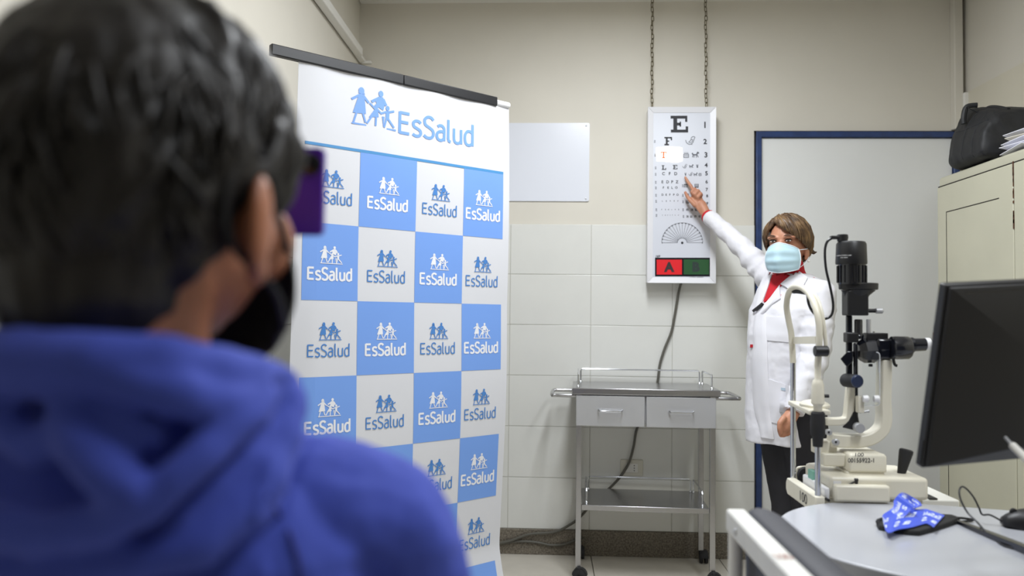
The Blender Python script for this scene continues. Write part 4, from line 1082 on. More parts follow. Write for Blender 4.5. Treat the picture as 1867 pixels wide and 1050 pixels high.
# microscope
pbox(1577, 607, 1615, 622, .03, 'top_plate', M_black, bevel=.002)
pl([(1583.5, 582, 4), (1583.5, 608, 4)], 'top_pin', M_steel_d)
pl([(1593, 604, 2), (1593, 608, 2)], 'small_screw', M_chrome)
pl([(1563, 640, 14), (1566, 640, 17), (1574, 640, 22), (1592, 640, 23), (1600, 640, 19), (1626, 636, 18)], 'microscope_body', M_blackg, n=8, smooth=20)
pbox(1592, 617, 1628, 654, .05, 'prism_housing', M_blackg, bevel=.006)
for dy, nm in ((-.028, ''), (.034, '')):
    Yy = YC + dy
    pl([(1624, 634, 17), (1626, 634, 20), (1632, 634, 20.5), (1655, 634, 20), (1658, 634, 18)], 'ocular_tube', M_blackg, Y=Yy)
    pl([(1657, 629, 13), (1664, 628, 13.5), (1666, 628, 11.5), (1686, 628, 11), (1687, 628, 10)], 'eyepiece', M_blackg, Y=Yy)
    pl([(1686.5, 627, 10.5), (1694, 627, 10.5), (1696, 627, 9)], 'diopter_ring', M_white, Y=Yy)
    pl([(1695.5, 627, 9.5), (1698, 627, 8)], 'eyecup', M_rubber, Y=Yy)
MB().tube([P(1628, 651, YC - .03), P(1631, 664, YC - .032), P(1636, 667, YC - .034)], .0036, 8, smooth=3).build('magnification_lever', M_black, SL)
pl([(1612, 655, 10.5), (1612, 672, 9.5), (1612, 680, 9)], 'arm_cap', M_white)
pl([(1590, 666, 2.5), (1584, 666, 2.5)], 'small_knob', M_black)
# clear breath shield and its clamps
sx0, sx1, sy0, sy1 = 1572, 1604, 642, 739
shp = []
for cx, cy, a0 in ((sx1 - 6, sy0 + 6, -90), (sx1 - 6, sy1 - 6, 0), (sx0 + 3, sy1 - 3, 90), (sx0 + 3, sy0 + 3, 180)):
    for k in range(4):
        a = math.radians(a0 + 30 * k); r = 6 if cx > 1590 else 3; shp.append((cx + r * math.cos(a), cy + r * math.sin(a)))
MB().prism(shp, lambda u, v, w_: P(u, v, YC - .045 + w_), .002).build('breath_shield', M_clear, SL)
M_edge = mat('acrylic edge', (236, 238, 240), .3)
MB().tube([P(x, y, YC - .044) for x, y in shp[0:9]], .0011, 6).build('shield_edge', M_edge, SL)
pbox(1562, 722, 1573, 752, .02, 'shield_bracket', M_crm, Y=YC - .03, bevel=.002)
for x, y in ((1577, 727), (1597, 727)):
    pl([(x - 4, y, 5.5), (x + 4, y, 6.5), (x + 6, y, 5)], 'shield_knob', M_white, Y=YC - .045)
pl([(1568, 752, 2), (1580, 750, 2), (1584, 750, 3)], 'thumb_screw', M_steel_d)
# joystick and lock
q0 = P(1641, 874, 1.96); q1 = P(1653, 819, 1.96)
MB().lathe(q0, q1, [(0, .0075), (.1, .0085), (.55, .0125), (.9, .0158), (.97, .0155), (1, .012)], 22).build('joystick', M_rubber, SL)
MB().lathe(q0 + Vector((0, 0, -.010)), q0 + Vector((0, 0, .001)), [(0, .026), (.6, .024), (1, .010)], 24).build('joystick_boot', M_black, SL)
q0 = P(1560, 884, 1.905); MB().lathe(q0, q0 + Vector((0, 0, .016)), [(0, .006), (.85, .0068), (1, .005)], 16).build('lock_knob', M_black, SL)
MB().tube([q0 + Vector((0, -.003, .010)), P(1547, 884, 1.893), P(1540, 890, 1.890)], .002, 8).build('lock_lever', M_black, SL)
MB().bb((P(1684, 0, 1.95).x - .005, 1.93, TZ + .0004), (P(1706, 0, 1.92).x, 2.02, TZ + .003)).build('slide_mat', M_black, SL)

# ------------------------------------------------------------------ people: helpers
def skin_mat(name, rgb, rgb2):
    return mat(name, rgb, .5, rgb2=rgb2, vscale=14, sss=.12, bump=.05, bscale=300)
class Frame:
    """local frame: f forward, l left, u up"""
    def __init__(s, c, f, tilt=0.0):
        s.c = Vector(c); f = Vector(f).normalized(); s.l = Vector((0, 0, 1)).cross(f).normalized()
        s.f = (f * math.cos(tilt) + Vector((0, 0, math.sin(tilt)))).normalized(); s.u = s.f.cross(s.l)
        s.R = Matrix((s.f, s.l, s.u)).transposed()
    def p(s, f, l, u): return s.c + s.f * f + s.l * l + s.u * u
def ring(c, ax, ay, a, b, n=28, sq=2.3):
    c = Vector(c); out = []
    for k in range(n):
        t_ = 2 * PI * k / n; ca, sa = math.cos(t_), math.sin(t_)
        out.append(c + ax * a * math.copysign(abs(ca) ** (2 / sq), ca) + ay * b * math.copysign(abs(sa) ** (2 / sq), sa))
    return out
def pix_ray(b, x, y, off=0.0, fall=None):
    d = (CR * ((x - 933.5) / FPX) + CD * ((y - 525.0) / FPX) + CF).normalized()
    h = b.ray_cast(EYE, d)
    if h[0] is None: return fall, None
    n = h[1] if h[1].dot(d) < 0 else -h[1]
    return h[0] + n * off, n
def strip(name, rows, b, off, th, m, par, na=6, k=4, smooth=60):
    """cloth piece lying on surface b: rows of (left pixel, right pixel)"""
    L = spline([(a[0], a[1], 0) for a, c in rows], k); R_ = spline([(c[0], c[1], 0) for a, c in rows], k)
    top = []; bot = []; last = None
    for a, c in zip(L, R_):
        rt_, rb_ = [], []
        for i in range(na + 1):
            q = a.lerp(c, i / na)
            p, n = pix_ray(b, q.x, q.y, 0.0, last)
            if p is None: continue
            if n is None: n = -CF
            last = p
            e = .35 if i in (0, na) else 1
            rt_.append(p + n * (off + th * e)); rb_.append(p + n * off * .2)
        if len(rt_) == na + 1: top.append(rt_); bot.append(rb_)
    mb = MB()
    mb.loft([t_ + list(reversed(q)) for t_, q in zip(top, bot)])
    return mb.build(name, m, par, smooth=smooth)
def mask_patch(fr, name, m, par, r_f, r_l, h0, h1, amax, cz, cf, pleat=.003, th=.002, squeeze=.45, rise=.014):
    NA, NH = 30, 18; P0 = []
    for j in range(NH + 1):
        v = j / NH; row = []
        for i in range(NA + 1):
            a = math.radians(-amax + 2 * amax * i / NA); e = abs(a) / math.radians(amax)
            vv = .5 + (v - .5) * (1 - squeeze * e ** 1.6)
            h = h0 + (h1 - h0) * vv
            h += rise * (1 - e) * (1 if v > .5 else 0) * (v - .5) * 2
            belly = math.sin(PI * min(1, max(0, v * .92 + .04))) ** .55
            k = .80 + .20 * belly
            pl_ = pleat * math.sin(v * PI * 6) * (1 - e ** 2) * (1 if .12 < v < .9 else 0)
            tip = .016 * math.exp(-(a / .38) ** 2) * (1 if v > .5 else 1) * belly
            row.append(fr.p(cf + (r_f * k + pl_ + tip) * math.cos(a), (r_l * k + pl_) * math.sin(a), cz + h))
        P0.append(row)
    ins = [[fr.p(0, 0, 0).lerp(q, 1) - (q - fr.p(cf, 0, cz)).normalized() * th for q in r] for r in P0]
    mb = MB(); mb.loft([r + list(reversed(s_)) for r, s_ in zip(P0, ins)])
    return mb.build(name, m, par, smooth=70), P0
def hair_locks(fr, rad, starts_ends, r0, r1, seed, jitter=.0):
    """tapered locks over the skull ellipsoid; directions as (azimuth from forward to the left, elevation)"""
    rnd = random.Random(seed); mb = MB()
    def d(a, e): 
        a, e = math.radians(a), math.radians(e); return Vector((math.cos(e) * math.cos(a), math.cos(e) * math.sin(a), math.sin(e)))
    for (a0, e0, a1, e1, lift) in starts_ends:
        A, B = d(a0, e0), d(a1, e1); pts = []; k = 9
        l0 = rnd.uniform(-jitter, jitter); l1 = rnd.uniform(-jitter, jitter)
        for i in range(k + 1):
            t_ = i / k
            v = A.lerp(B, t_)
            if v.length < 1e-4: v = A
            v.normalize()
            ex = lift * math.sin(PI * t_) + l0 * (1 - t_) + l1 * t_
            pts.append((fr.p(v.x * (rad[0] + ex), v.y * (rad[1] + ex), v.z * (rad[2] + ex)), (r0 + (r1 - r0) * t_ ** 2)))
        mb.tube([q for q, _ in pts], [r for _, r in pts], 7)
    return mb
def finger(mb, pts, r0, r1):
    n = len(pts); mb.caps([(Vector(q), r0 + (r1 - r0) * i / (n - 1)) for i, q in enumerate(pts)], 12)
def shoe(name, c, d, L, wd, h, m, par):
    d = Vector(d).normalized(); s_ = Vector((-d.y, d.x, 0)); c = Vector(c); rings = []
    for f, ww, hh in ((-.30, .5, .75), (-.27, .8, 1), (-.1, .85, 1.0), (.1, .9, .8), (.3, 1, .55), (.5, .95, .45), (.64, .7, .36), (.70, .3, .2)):
        rings.append([c + d * L * f + s_ * wd * ww * math.cos(t_) + Vector((0, 0, max(0.001, h * hh * .5 + h * hh * .5 * math.sin(t_)))) for t_ in [2 * PI * k / 14 for k in range(14)]])
    return MB().loft(rings).build(name, m, par, smooth=60)

# ------------------------------------------------------------------ woman in the white coat
M_skin = skin_mat('skin warm', (190, 136, 108), (176, 120, 94))
M_coat = mat('white coat cloth', (220, 219, 224), .75, bump=.05, bscale=500, sheen=.1)
M_redk = mat('red knit', (190, 22, 38), .8, bump=.2, bscale=500)
M_trou = mat('black cloth', (30, 29, 34), .8)
M_hairw = mat('brown hair with blond streaks', (104, 78, 52), .42, rgb2=(60, 44, 32), vscale=26, stretch=(.6, .6, 2.2), bump=.5, bscale=180)
M_maskb = mat('pale blue mask', (186, 216, 228), .75, bump=.05, bscale=300)
M_maskw = mat('mask edge white', (226, 232, 238), .75)
M_eyew = mat('eye white', (214, 206, 200), .3); M_iris = mat('dark iris', (38, 26, 22), .2); M_brow = mat('brow hair', (84, 58, 42), .7)
M_lip = M_skin
W_ = thing('person', (.99, 3.25, 0), 'person in a white coat and blue face mask pointing at the eye chart', 'person')
hf = Frame((.962, 3.235, 1.474), (-.58, -.81, 0), tilt=-.03)
sx_ = Vector((.56, -.83, 0)).normalized(); cx_ = Vector((-.83, -.56, 0)).normalized()
body = MB()
# head
body.sph(hf.p(-.012, 0, .004), (.094, .072, .098), 28, hf.R)
body.sph(hf.p(.030, 0, -.050), (.058, .055, .066), 24, hf.R)
body.sph(hf.p(.050, 0, -.098), (.026, .026, .020), 16, hf.R)
body.caps([(hf.p(.080, 0, -.008), .010), (hf.p(.099, 0, -.044), .012)], 12)
body.sph(hf.p(.089, 0, -.046), (.014, .017, .010), 12, hf.R)
for s in (-1, 1):
    body.sph(hf.p(.060, s * .036, -.040), (.024, .024, .020), 14, hf.R)
    body.sph(hf.p(.069, s * .030, .013), (.020, .028, .009), 14, hf.R)
    body.sph(hf.p(-.008, s * .073, -.045), (.016, .010, .030), 14, hf.R)
    body.sph(hf.p(-.004, s * .071, -.068), (.009, .007, .010), 10, hf.R)
body.sph(hf.p(.070, 0, -.084), (.016, .024, .010), 12, hf.R)
nb = Vector((.985, 3.258, 1.31))
body.caps([(hf.p(-.018, 0, -.06), .052), (Vector((.975, 3.25, 1.36)), .052), (nb, .062)], 20)
# hidden trunk and limbs
body.loft([ring((.985, 3.26, 1.31), sx_, cx_, .11, .06), ring((.975, 3.255, 1.20), sx_, cx_, .14, .09), ring((.955, 3.25, 1.0), sx_, cx_, .12, .09), ring((.955, 3.25, .82), sx_, cx_, .14, .10)])
shR = Vector((.948, 3.385, 1.322)); elR = at(1338, 436, 3.60); wrR = at(1288, 392, 3.775)
shL = Vector((1.058, 3.135, 1.258)); elL = at(1485, 650, 3.075); wrL = at(1446, 752, 3.005)
body.caps([(nb + Vector((0, .03, -.02)), .05), (shR, .045), (elR, .032), (wrR, .024)], 16)
body.caps([(nb + Vector((0, -.03, -.03)), .05), (shL, .045), (elL, .034), (wrL, .025)], 16)
# raised hand, index pointing
YH = 3.815
def hp_(x, y, Y=YH): return at(x, y, Y)
body.caps([(wrR, .0235), (hp_(1279, 374, 3.800), .0245)], 14)
body.loft([[hp_(x, y, Y) for x, y, Y in r] for r in [
    [(1291, 381, 3.775), (1284, 386, 3.768), (1277, 391, 3.775), (1278, 392, 3.80), (1285, 387, 3.812), (1292, 380, 3.80)],
    [(1281, 363, 3.795), (1273, 369, 3.785), (1266, 375, 3.792), (1266, 376, 3.818), (1273, 370, 3.828), (1281, 362, 3.818)],
    [(1278, 352, 3.805), (1269, 357, 3.793), (1260, 363, 3.80), (1260, 364, 3.825), (1269, 358, 3.835), (1278, 351, 3.828)],
    [(1272, 345, 3.815), (1266, 348, 3.806), (1261, 352, 3.81), (1261, 353, 3.832), (1266, 349, 3.84), (1272, 344, 3.836)]]])
finger(body, [hp_(1264, 348, 3.818), hp_(1259.5, 339, 3.826), hp_(1253.5, 330.5, 3.838), hp_(1249.5, 323.5, 3.846)], .0098, .0068)
finger(body, [hp_(1270, 349, 3.806), hp_(1266.5, 344.5, 3.798), hp_(1261, 350, 3.790), hp_(1264, 356, 3.796)], .0094, .0080)
finger(body, [hp_(1275, 351, 3.802), hp_(1273, 347.5, 3.792), hp_(1267, 354, 3.784), hp_(1269, 360, 3.792)], .0092, .0078)
finger(body, [hp_(1279, 356, 3.80), hp_(1278, 353, 3.790), hp_(1273, 359, 3.782), hp_(1274, 365, 3.792)], .0084, .0070)
finger(body, [hp_(1267, 374, 3.795), hp_(1258, 365, 3.800), hp_(1252.5, 357, 3.812), hp_(1249.5, 351, 3.822)], .0115, .0076)
# lowered hand, softly closed
hl = [at(1441, 760, 3.0), at(1434, 770, 2.99), at(1430, 778, 2.985)]
body.caps([(wrL, .025), (hl[0], .026), (hl[1], .029), (hl[2], .024)], 16)
for k, (dx, dy) in enumerate(((-.004, 0), (.0105, .004), (.025, .010), (.038, .018))):
    o_ = Vector((dx, dy, 0.004 * k))
    b0 = at(1424, 777, 2.972) + o_
    finger(body, [b0 + Vector((.006, .004, .012)), b0 + Vector((-.004, -.004, -.014)), b0 + Vector((.004, .004, -.034)), b0 + Vector((.018, .010, -.036))], .0086 - .0004 * k, .0070)
finger(body, [at(1429, 762, 2.965), at(1422, 771, 2.955), at(1421, 781, 2.955), at(1424, 789, 2.958)], .0115, .0085)
# legs
body.caps([(Vector((.945, 3.28, .78)), .08), (Vector((.972, 3.265, .43)), .05), (Vector((.99, 3.27, .07)), .036)], 16)
body.caps([(Vector((1.0, 3.19, .78)), .08), (Vector((1.03, 3.17, .43)), .05), (Vector((1.035, 3.175, .07)), .036)], 16)
me = fuse(body, .0036, 5, .5)
wskin = link('body', me, M_skin, W_, smooth=180)
wb_ = bvh_of(me)
# eyes and brows, found on the face
for s in (1, -1):
    e = hf.p(.0805, s * .031, -.0015)
    MB().sph(e, (.0060, .0105, .0034), 14, hf.R).build('eye', M_eyew, W_, smooth=60)
    MB().sph(e + hf.f * .0035 + hf.l * (.001), (.0038, .0058, .0036), 12, hf.R).build('iris', M_iris, W_, smooth=60)
    MB().tube([hf.p(.081 - .35 * (abs(q) ** 1.5) * .1, s * (.031) + q, .0050 - 4.0 * q * q * 10 * .5) for q in (-.015, -.008, 0, .008, .015)], [.001, .0026, .003, .0026, .001], 6).build('upper_lash', M_iris, W_)
    MB().tube([hf.p(.090 - .006 * abs(q + s * .0) * 60 * .02, s * .033 + q, .0175 + .004 * math.cos(q * 90)) for q in (-.018, -.009, 0, .009, .018)], [.001, .0030, .0034, .003, .001], 6).build('eyebrow', M_brow, W_)
# hair
hl_ = []; st = []
rnd = random.Random(3)
def front_edge(a):      # elevation of the hair edge around the face and neck, azimuth to her left
    pts = [(-180, -52), (-110, -48), (-84, -22), (-70, -10), (-58, 6), (-48, 26), (-36, 44), (-22, 42), (-8, 36), (8, 27), (24, 17), (40, 8), (54, 0), (66, -8), (80, -16), (92, -22), (104, -44), (120, -56), (180, -56)]
    for (x0_, y0_), (x1_, y1_) in zip(pts, pts[1:]):
        if a <= x1_: return y0_ + (y1_ - y0_) * (a - x0_) / (x1_ - x0_)
    return -50
for lst, nn, j0 in ((hl_, 300, 6), (st, 520, 10)):
    for k in range(nn):
        a1 = rnd.uniform(-178, 178); e1 = front_edge(a1) + rnd.uniform(0, j0) if rnd.random() < .55 else rnd.uniform(front_edge(a1), 75)
        if -30 < a1 < 100:        # combed over from the parting on her right
            f = (a1 + 30) / 130; a0 = -38 + 30 * f + rnd.uniform(-6, 6); e0 = 58 + 22 * f + rnd.uniform(-5, 5)
        elif a1 <= -30 and a1 > -95:
            a0 = -44 + rnd.uniform(-8, 4); e0 = 60 + rnd.uniform(-6, 8)
        else:
            a0 = a1 + rnd.uniform(-14, 14); e0 = 80
        lst.append((a0, e0, a1, e1, rnd.uniform(.006, .013)))
hm = hair_locks(hf, (.097, .079, .101), hl_, .0066, .0030, 5, .003)
hm.sph(hf.p(-.024, 0, .022), (.084, .080, .088), 24, hf.R)
hm.sph(hf.p(-.050, 0, -.025), (.054, .070, .066), 20, hf.R)
hm.caps([(hf.p(-.05, .070, -.03), .012), (hf.p(-.050, .086, -.046), .007), (hf.p(-.056, .096, -.042), .003)], 10)
me = fuse(hm, .003, 2, .4)
hair_w = link('hair', me, M_hairw, W_, smooth=180)
hair_locks(hf, (.102, .084, .106), st, .0014, .0006, 9, .004).build('hair_strands', mat('blond streaks', (142, 112, 76), .4, rgb2=(78, 58, 42), vscale=30), hair_w, smooth=180)['kind'] = 'stuff'
mk_, P0 = mask_patch(hf, 'face_mask', M_maskb, W_, .081, .076, -.060, .046, 68, -.066, .030, .0022, .0016, .25, .012)
rim = [P0[-1], P0[0]]
for r in rim: MB().tube(r, .0022, 6).build('mask_edge', M_maskw, mk_)
for i in (0, -1):
    MB().tube([r[i] for r in P0], .0022, 6).build('mask_edge', M_maskw, mk_)
ear = hf.p(-.010, .078, -.030)
MB().tube([P0[-2][-1], P0[-2][-1].lerp(ear, .5) + hf.l * .008, ear], .0014, 6, smooth=4).build('ear_loop', M_maskw, mk_)
MB().tube([P0[1][-1], P0[1][-1].lerp(hf.p(-.012, .080, -.066), .5) + hf.l * .006, hf.p(-.012, .080, -.062)], .0014, 6, smooth=4).build('ear_loop', M_maskw, mk_)
MB().sph(hf.p(-.002, .0815, -.080), .0052, 12).build('pearl_earring', mat('pearl', (240, 236, 228), .2), W_)
# red knit
kn = MB()
kn.caps([(Vector((.968, 3.247, 1.372)), .060), (Vector((.972, 3.252, 1.34)), .064), (Vector((.985, 3.262, 1.30)), .075)], 24)
kn.loft([ring((.985, 3.26, 1.33), sx_, cx_, .10, .07), ring((.975, 3.255, 1.24), sx_, cx_, .13, .105), ring((.955, 3.25, 1.08), sx_, cx_, .13, .118)])
me = fuse(kn, .005, 4); link('red_turtleneck', me, M_redk, W_, smooth=180)
MB().lathe(wrR + (wrR - elR).normalized() * -.040, wrR + (wrR - elR).normalized() * -.008, [(0, .033), (.8, .034), (1, .031)], 20).build('red_cuff', M_redk, W_)
# coat
ct_ = MB()
cc = [(1.345, (.975, 3.262), .085, .070), (1.325, (.990, 3.270), .112, .085), (1.28, (.996, 3.266), .155, .108), (1.20, (.985, 3.258), .178, .130), (1.10, (.962, 3.252), .152, .136), (1.0, (.952, 3.25), .144, .130), (.90, (.946, 3.25), .140, .126), (.80, (.944, 3.25), .140, .124), (.72, (.944, 3.25), .142, .125), (.672, (.945, 3.25), .144, .126)]
ct_.loft([ring((c[0], c[1], z), sx_, cx_, a, b, 36, 2.4) for z, c, a, b in cc])
def limb(a, b, r0, r1, n=10): return [(a.lerp(b, i / n), r0 + (r1 - r0) * i / n) for i in range(n + 1)]
wr_end = wrR + (elR - wrR).normalized() * .034
ct_.caps([(Vector((.985, 3.30, 1.30)), .075), (shR, .062), (shR.lerp(elR, .5), .049), (elR, .041), (elR.lerp(wr_end, .5), .038), (wr_end, .0365)], 20)
wl_end = wrL + (elL - wrL).normalized() * .010
ct_.caps([(Vector((1.015, 3.20, 1.262)), .072), (shL, .060), (shL.lerp(elL, .5), .060), (elL, .056), (elL.lerp(wl_end, .5), .050), (wl_end, .043)], 20)
me = fuse(ct_, .0048, 5)
axR = (wr_end - shR).normalized(); axL = (wl_end - elL).normalized()
def coat_fold(p, n):
    d = 0.0035 * fbm(p, 10) + .0016 * fbm(p, 28)
    # slanting drag folds on the raised sleeve and around the shoulder
    t_ = (p - shR).dot(axR); rad_ = ((p - shR) - axR * t_).length
    if rad_ < .12 and -.06 < t_ < .6:
        d += .0045 * math.sin(t_ * 78 + 9 * (p.z - 1.4) + 4 * fbm(p, 6)) * math.exp(-((t_ - .12) / .16) ** 2) + .002 * math.sin(t_ * 60 + 20 * p.x)
    if (p - elL).length < .16 and p.x > .96: d += .0026 * math.sin(p.z * 80 + 22 * p.x + 3 * fbm(p, 7))
    if p.z < 1.15: d += .004 * math.sin((p - Vector((.95, 3.25, 0))).dot(sx_) * 34 + p.z * 14) * min(1, (1.15 - p.z) * 3)
    return d
displace(me, coat_fold)
# square cut at hem and cuffs
for v in me.vertices:
    if v.co.z < .672: v.co.z = .672
    for e_, ax_ in ((wr_end, axR), (wl_end, axL)):
        q = v.co - e_
        if q.length < .12 and q.dot(ax_) > .008: v.co = v.co - ax_ * (q.dot(ax_) - .008)
me.update()
coat = link('white_coat', me, M_coat, W_, smooth=180)
cb2_ = bvh_of(me)
strip('red_neckline', [((1410, 496), (1463, 484)), ((1407, 508), (1452, 497)), ((1402, 523), (1434, 512)), ((1396, 540), (1417, 530)), ((1393, 552), (1400, 547))], cb2_, .002, .002, M_redk, coat)
strip('collar', [((1460, 480), (1473, 488)), ((1450, 494), (1472, 508)), ((1436, 508), (1462, 526)), ((1424, 519), (1448, 534))], cb2_, .004, .006, M_coat, coat)
strip('lapel', [((1423, 520), (1424, 545)), ((1414, 532), (1418, 549)), ((1404, 545), (1408, 556)), ((1395, 556), (1398, 566)), ((1388, 568), (1390, 573))], cb2_, .004, .005, M_coat, coat)
strip('lapel', [((1398, 494), (1411, 492)), ((1390, 512), (1407, 505)), ((1384, 532), (1402, 522)), ((1380, 552), (1395, 541)), ((1377, 572), (1390, 554))], cb2_, .004, .005, M_coat, coat)
strip('glasses_strap', [((1375, 567), (1377, 570)), ((1384, 560), (1386, 563)), ((1392, 553), (1395, 556))], cb2_, .010, .003, M_black, coat, na=2)
strip('breast_pocket', [((1392, 578), (1440, 578)), ((1380, 590), (1440, 595)), ((1382, 605), (1440, 612)), ((1393, 620), (1440, 624))], cb2_, .001, .003, M_coat, coat)
strip('front_panel', [((1378, 574), (1398, 574)), ((1374, 605), (1398, 605)), ((1376, 632), (1400, 628)), ((1372, 655), (1400, 655)), ((1373, 700), (1402, 700)), ((1376, 745), (1404, 742)), ((1384, 775), (1408, 772)), ((1388, 797), (1412, 800))], cb2_, .001, .008, M_coat, coat, na=6)
strip('hip_pocket', [((1392, 688), (1440, 703)), ((1390, 715), (1440, 730)), ((1392, 745), (1436, 755)), ((1398, 768), (1434, 775))], cb2_, .001, .003, M_coat, coat)
M_tagb = mat('blue grey tag', (168, 184, 196), .6)
strip('pocket_tag', [((1424, 706), (1436, 708)), ((1424, 711), (1435, 713))], cb2_, .005, .001, M_tagb, coat, na=2)
strip('red_gap', [((1369.5, 628), (1373, 628)), ((1369, 634), (1373, 633))], cb2_, .004, .001, M_redk, coat, na=2)
# trousers and shoes
tr_ = MB()
tr_.caps([(Vector((.945, 3.285, .80)), .095), (Vector((.958, 3.28, .66)), .090), (Vector((.972, 3.268, .43)), .068), (Vector((.988, 3.272, .09)), .056)], 20)
tr_.caps([(Vector((1.0, 3.185, .80)), .095), (Vector((1.015, 3.18, .66)), .088), (Vector((1.03, 3.172, .43)), .068), (Vector((1.035, 3.178, .09)), .056)], 20)
me = fuse(tr_, .008, 4)
displace(me, lambda p, n: .003 * fbm(p, 14))
for v in me.vertices: v.co.z = max(v.co.z, .055)
link('trousers', me, M_trou, W_, smooth=180)
shoe('shoe', (.985, 3.268, 0), cx_, .24, .042, .075, M_blackg, W_); shoe('shoe', (1.03, 3.172, 0), cx_, .24, .042, .075, M_blackg, W_)

# ------------------------------------------------------------------ boy in the blue hoodie, near
M_skinb = skin_mat('skin brown', (178, 118, 88), (162, 104, 76))
M_hood = mat('blue fleece', (62, 80, 184), .85, var=.06, vscale=40, bump=.12, bscale=400, sheen=.04)
M_hairb = mat('black hair', (22, 20, 21), .5, spec=.4, rgb2=(36, 33, 33), vscale=30, stretch=(1, 1, .5))
M_maskk = mat('black face mask cloth', (24, 24, 27), .85)
BOY = thing('person', (-.27, .58, 0), 'person in a blue hoodie with short black hair and black face mask, seen from behind', 'person')
bc = at(262, 300, .505)
yaw = math.radians(15)
bf = Frame(bc, (math.sin(yaw), math.cos(yaw), 0), tilt=-.05)
rB = -bf.l
body = MB()
body.sph(bf.p(-.008, 0, .006), (.094, .080, .092), 28, bf.R)
body.sph(bf.p(.034, 0, -.048), (.058, .062, .066), 24, bf.R)
body.sph(bf.p(.054, 0, -.094), (.024, .026, .020), 16, bf.R)
body.caps([(bf.p(.080, 0, -.020), .010), (bf.p(.100, 0, -.052), .012)], 12)
for s in (-1, 1):
    body.sph(bf.p(.058, s * .048, -.044), (.030, .025, .031), 14, bf.R)
    body.sph(bf.p(.070, s * .030, -.012), (.020, .028, .009), 14, bf.R)
    er = bf.R @ Matrix.Rotation(-s * math.radians(24), 3, 'Z')
    body.sph(bf.p(-.006, s * .0955, -.042), (.019, .0070, .031), 18, er)
    body.sph(bf.p(.002, s * .084, -.044), (.014, .014, .022), 14, bf.R)
    body.sph(bf.p(.004, s * .088, -.070), (.009, .007, .010), 12, bf.R)
body.caps([(bf.p(-.012, 0, -.055), .058), (bf.p(-.016, 0, -.11), .055), (Vector((bc.x - .005, bc.y + .03, 1.07)), .05)], 22)
by = math.radians(14)
bsx = Vector((math.cos(by), -math.sin(by), 0)); bcx = Vector((math.sin(by), math.cos(by), 0))
tc_ = Vector((bc.x - .005, bc.y + .045, 0))
bshR = Vector((-.118, .565, 1.005)); bshL = tc_ - bsx * .14 + Vector((0, .02, 1.005))
body.loft([ring((tc_.x, tc_.y, 1.06), bsx, bcx, .07, .05), ring((tc_.x, tc_.y, 1.0), bsx, bcx, .12, .07), ring((tc_.x, tc_.y, .8), bsx, bcx, .11, .075), ring((tc_.x, tc_.y, .62), bsx, bcx, .115, .08)])
elb = Vector((-.085, .60, .80)); wrb = Vector((-.09, .69, .63))
body.caps([(tc_ + Vector((0, 0, 1.03)), .05), (bshR, .04), (elb, .030), (wrb, .022)], 14)
hb = wrb + Vector((0, .02, -.05))
body.caps([(wrb, .021), (hb, .024)], 14)
for k in range(4):
    o_ = Vector((.022 - .004 * k, .018 - .016 * k, 0))
    finger(body, [hb + o_ + Vector((-.012, 0, -.01)), hb + o_ + Vector((-.012, .004, -.040)), hb + o_ + Vector((-.018, .002, -.062)), hb + o_ + Vector((-.026, -.002, -.074))], .0085, .0065)
finger(body, [hb + Vector((0, .03, .01)), hb + Vector((0, .042, -.015)), hb + Vector((-.006, .044, -.036))], .0095, .0075)
elbL = Vector((bshL.x + .02, bshL.y + .17, .97)); 
occ_r = at(588, 350, .655); occ_c = occ_r + Vector((-.030, .0, 0))
wrbL = occ_c + Vector((-.055, .030, -.085))
body.caps([(tc_ + Vector((0, 0, 1.03)), .05), (bshL, .04), (elbL, .032), (wrbL, .022)], 14)
ph = occ_c + Vector((-.045, .022, -.045))
body.caps([(wrbL, .022), (ph, .025)], 14)
for k in range(4):
    q = ph + Vector((.0, .002, .030 - .017 * k))
    finger(body, [q + Vector((-.004, .010, 0)), q + Vector((.012, .016, .006)), q + Vector((.030, .008, .004)), q + Vector((.036, -.008, .002))], .0082, .0065)
finger(body, [ph + Vector((0, -.016, .01)), ph + Vector((.012, -.030, .026)), ph + Vector((.026, -.032, .036))], .0095, .0075)
lx = .075
for s in (-1, 1):
    h_ = tc_ + bsx * s * lx
    body.caps([(h_ + Vector((0, 0, .66)), .075), (h_ + Vector((0, .01, .36)), .048), (h_ + Vector((0, 0, .06)), .034)], 14)
me = fuse(body, .0036, 5); link('body', me, M_skinb, BOY, smooth=180)
# eyes (turned away from the camera)
for s in (1, -1):
    e = bf.p(.083, s * .031, -.012)
    MB().sph(e, (.0075, .0135, .0072), 14, bf.R).build('eye', M_eyew, BOY, smooth=60)
    MB().sph(e + bf.f * .0038, (.0042, .0058, .0058), 12, bf.R).build('iris', M_iris, BOY, smooth=60)
# hair: crown whorl, locks falling to the hairline (azimuth forward -> left; right side is negative)
rnd = random.Random(11); hl_ = []
def hairline(a):     # a in -180..180
    a = abs(a)
    pts = [(0, 44), (35, 42), (50, 22), (60, -8), (70, -14), (78, 4), (94, 4), (102, -30), (112, -56), (126, -70), (180, -72)]
    for (x0_, y0_), (x1_, y1_) in zip(pts, pts[1:]):
        if a <= x1_: return y0_ + (y1_ - y0_) * (a - x0_) / (x1_ - x0_)
    return -50
for k in range(330):
    a1 = rnd.uniform(-180, 180); el = hairline(a1); e1 = rnd.uniform(el, min(75, el + 70)) if rnd.random() < .6 else el + rnd.uniform(0, 8)
    a0 = a1 + rnd.uniform(-28, 28); e0 = min(88, e1 + rnd.uniform(28, 60))
    hl_.append((a0, e0, a1, e1, rnd.uniform(.004, .012)))
hm = hair_locks(bf, (.097, .083, .099), hl_, .0074, .0022, 21, .006)
hm.sph(bf.p(-.012, 0, .016), (.095, .086, .093), 26, bf.R)
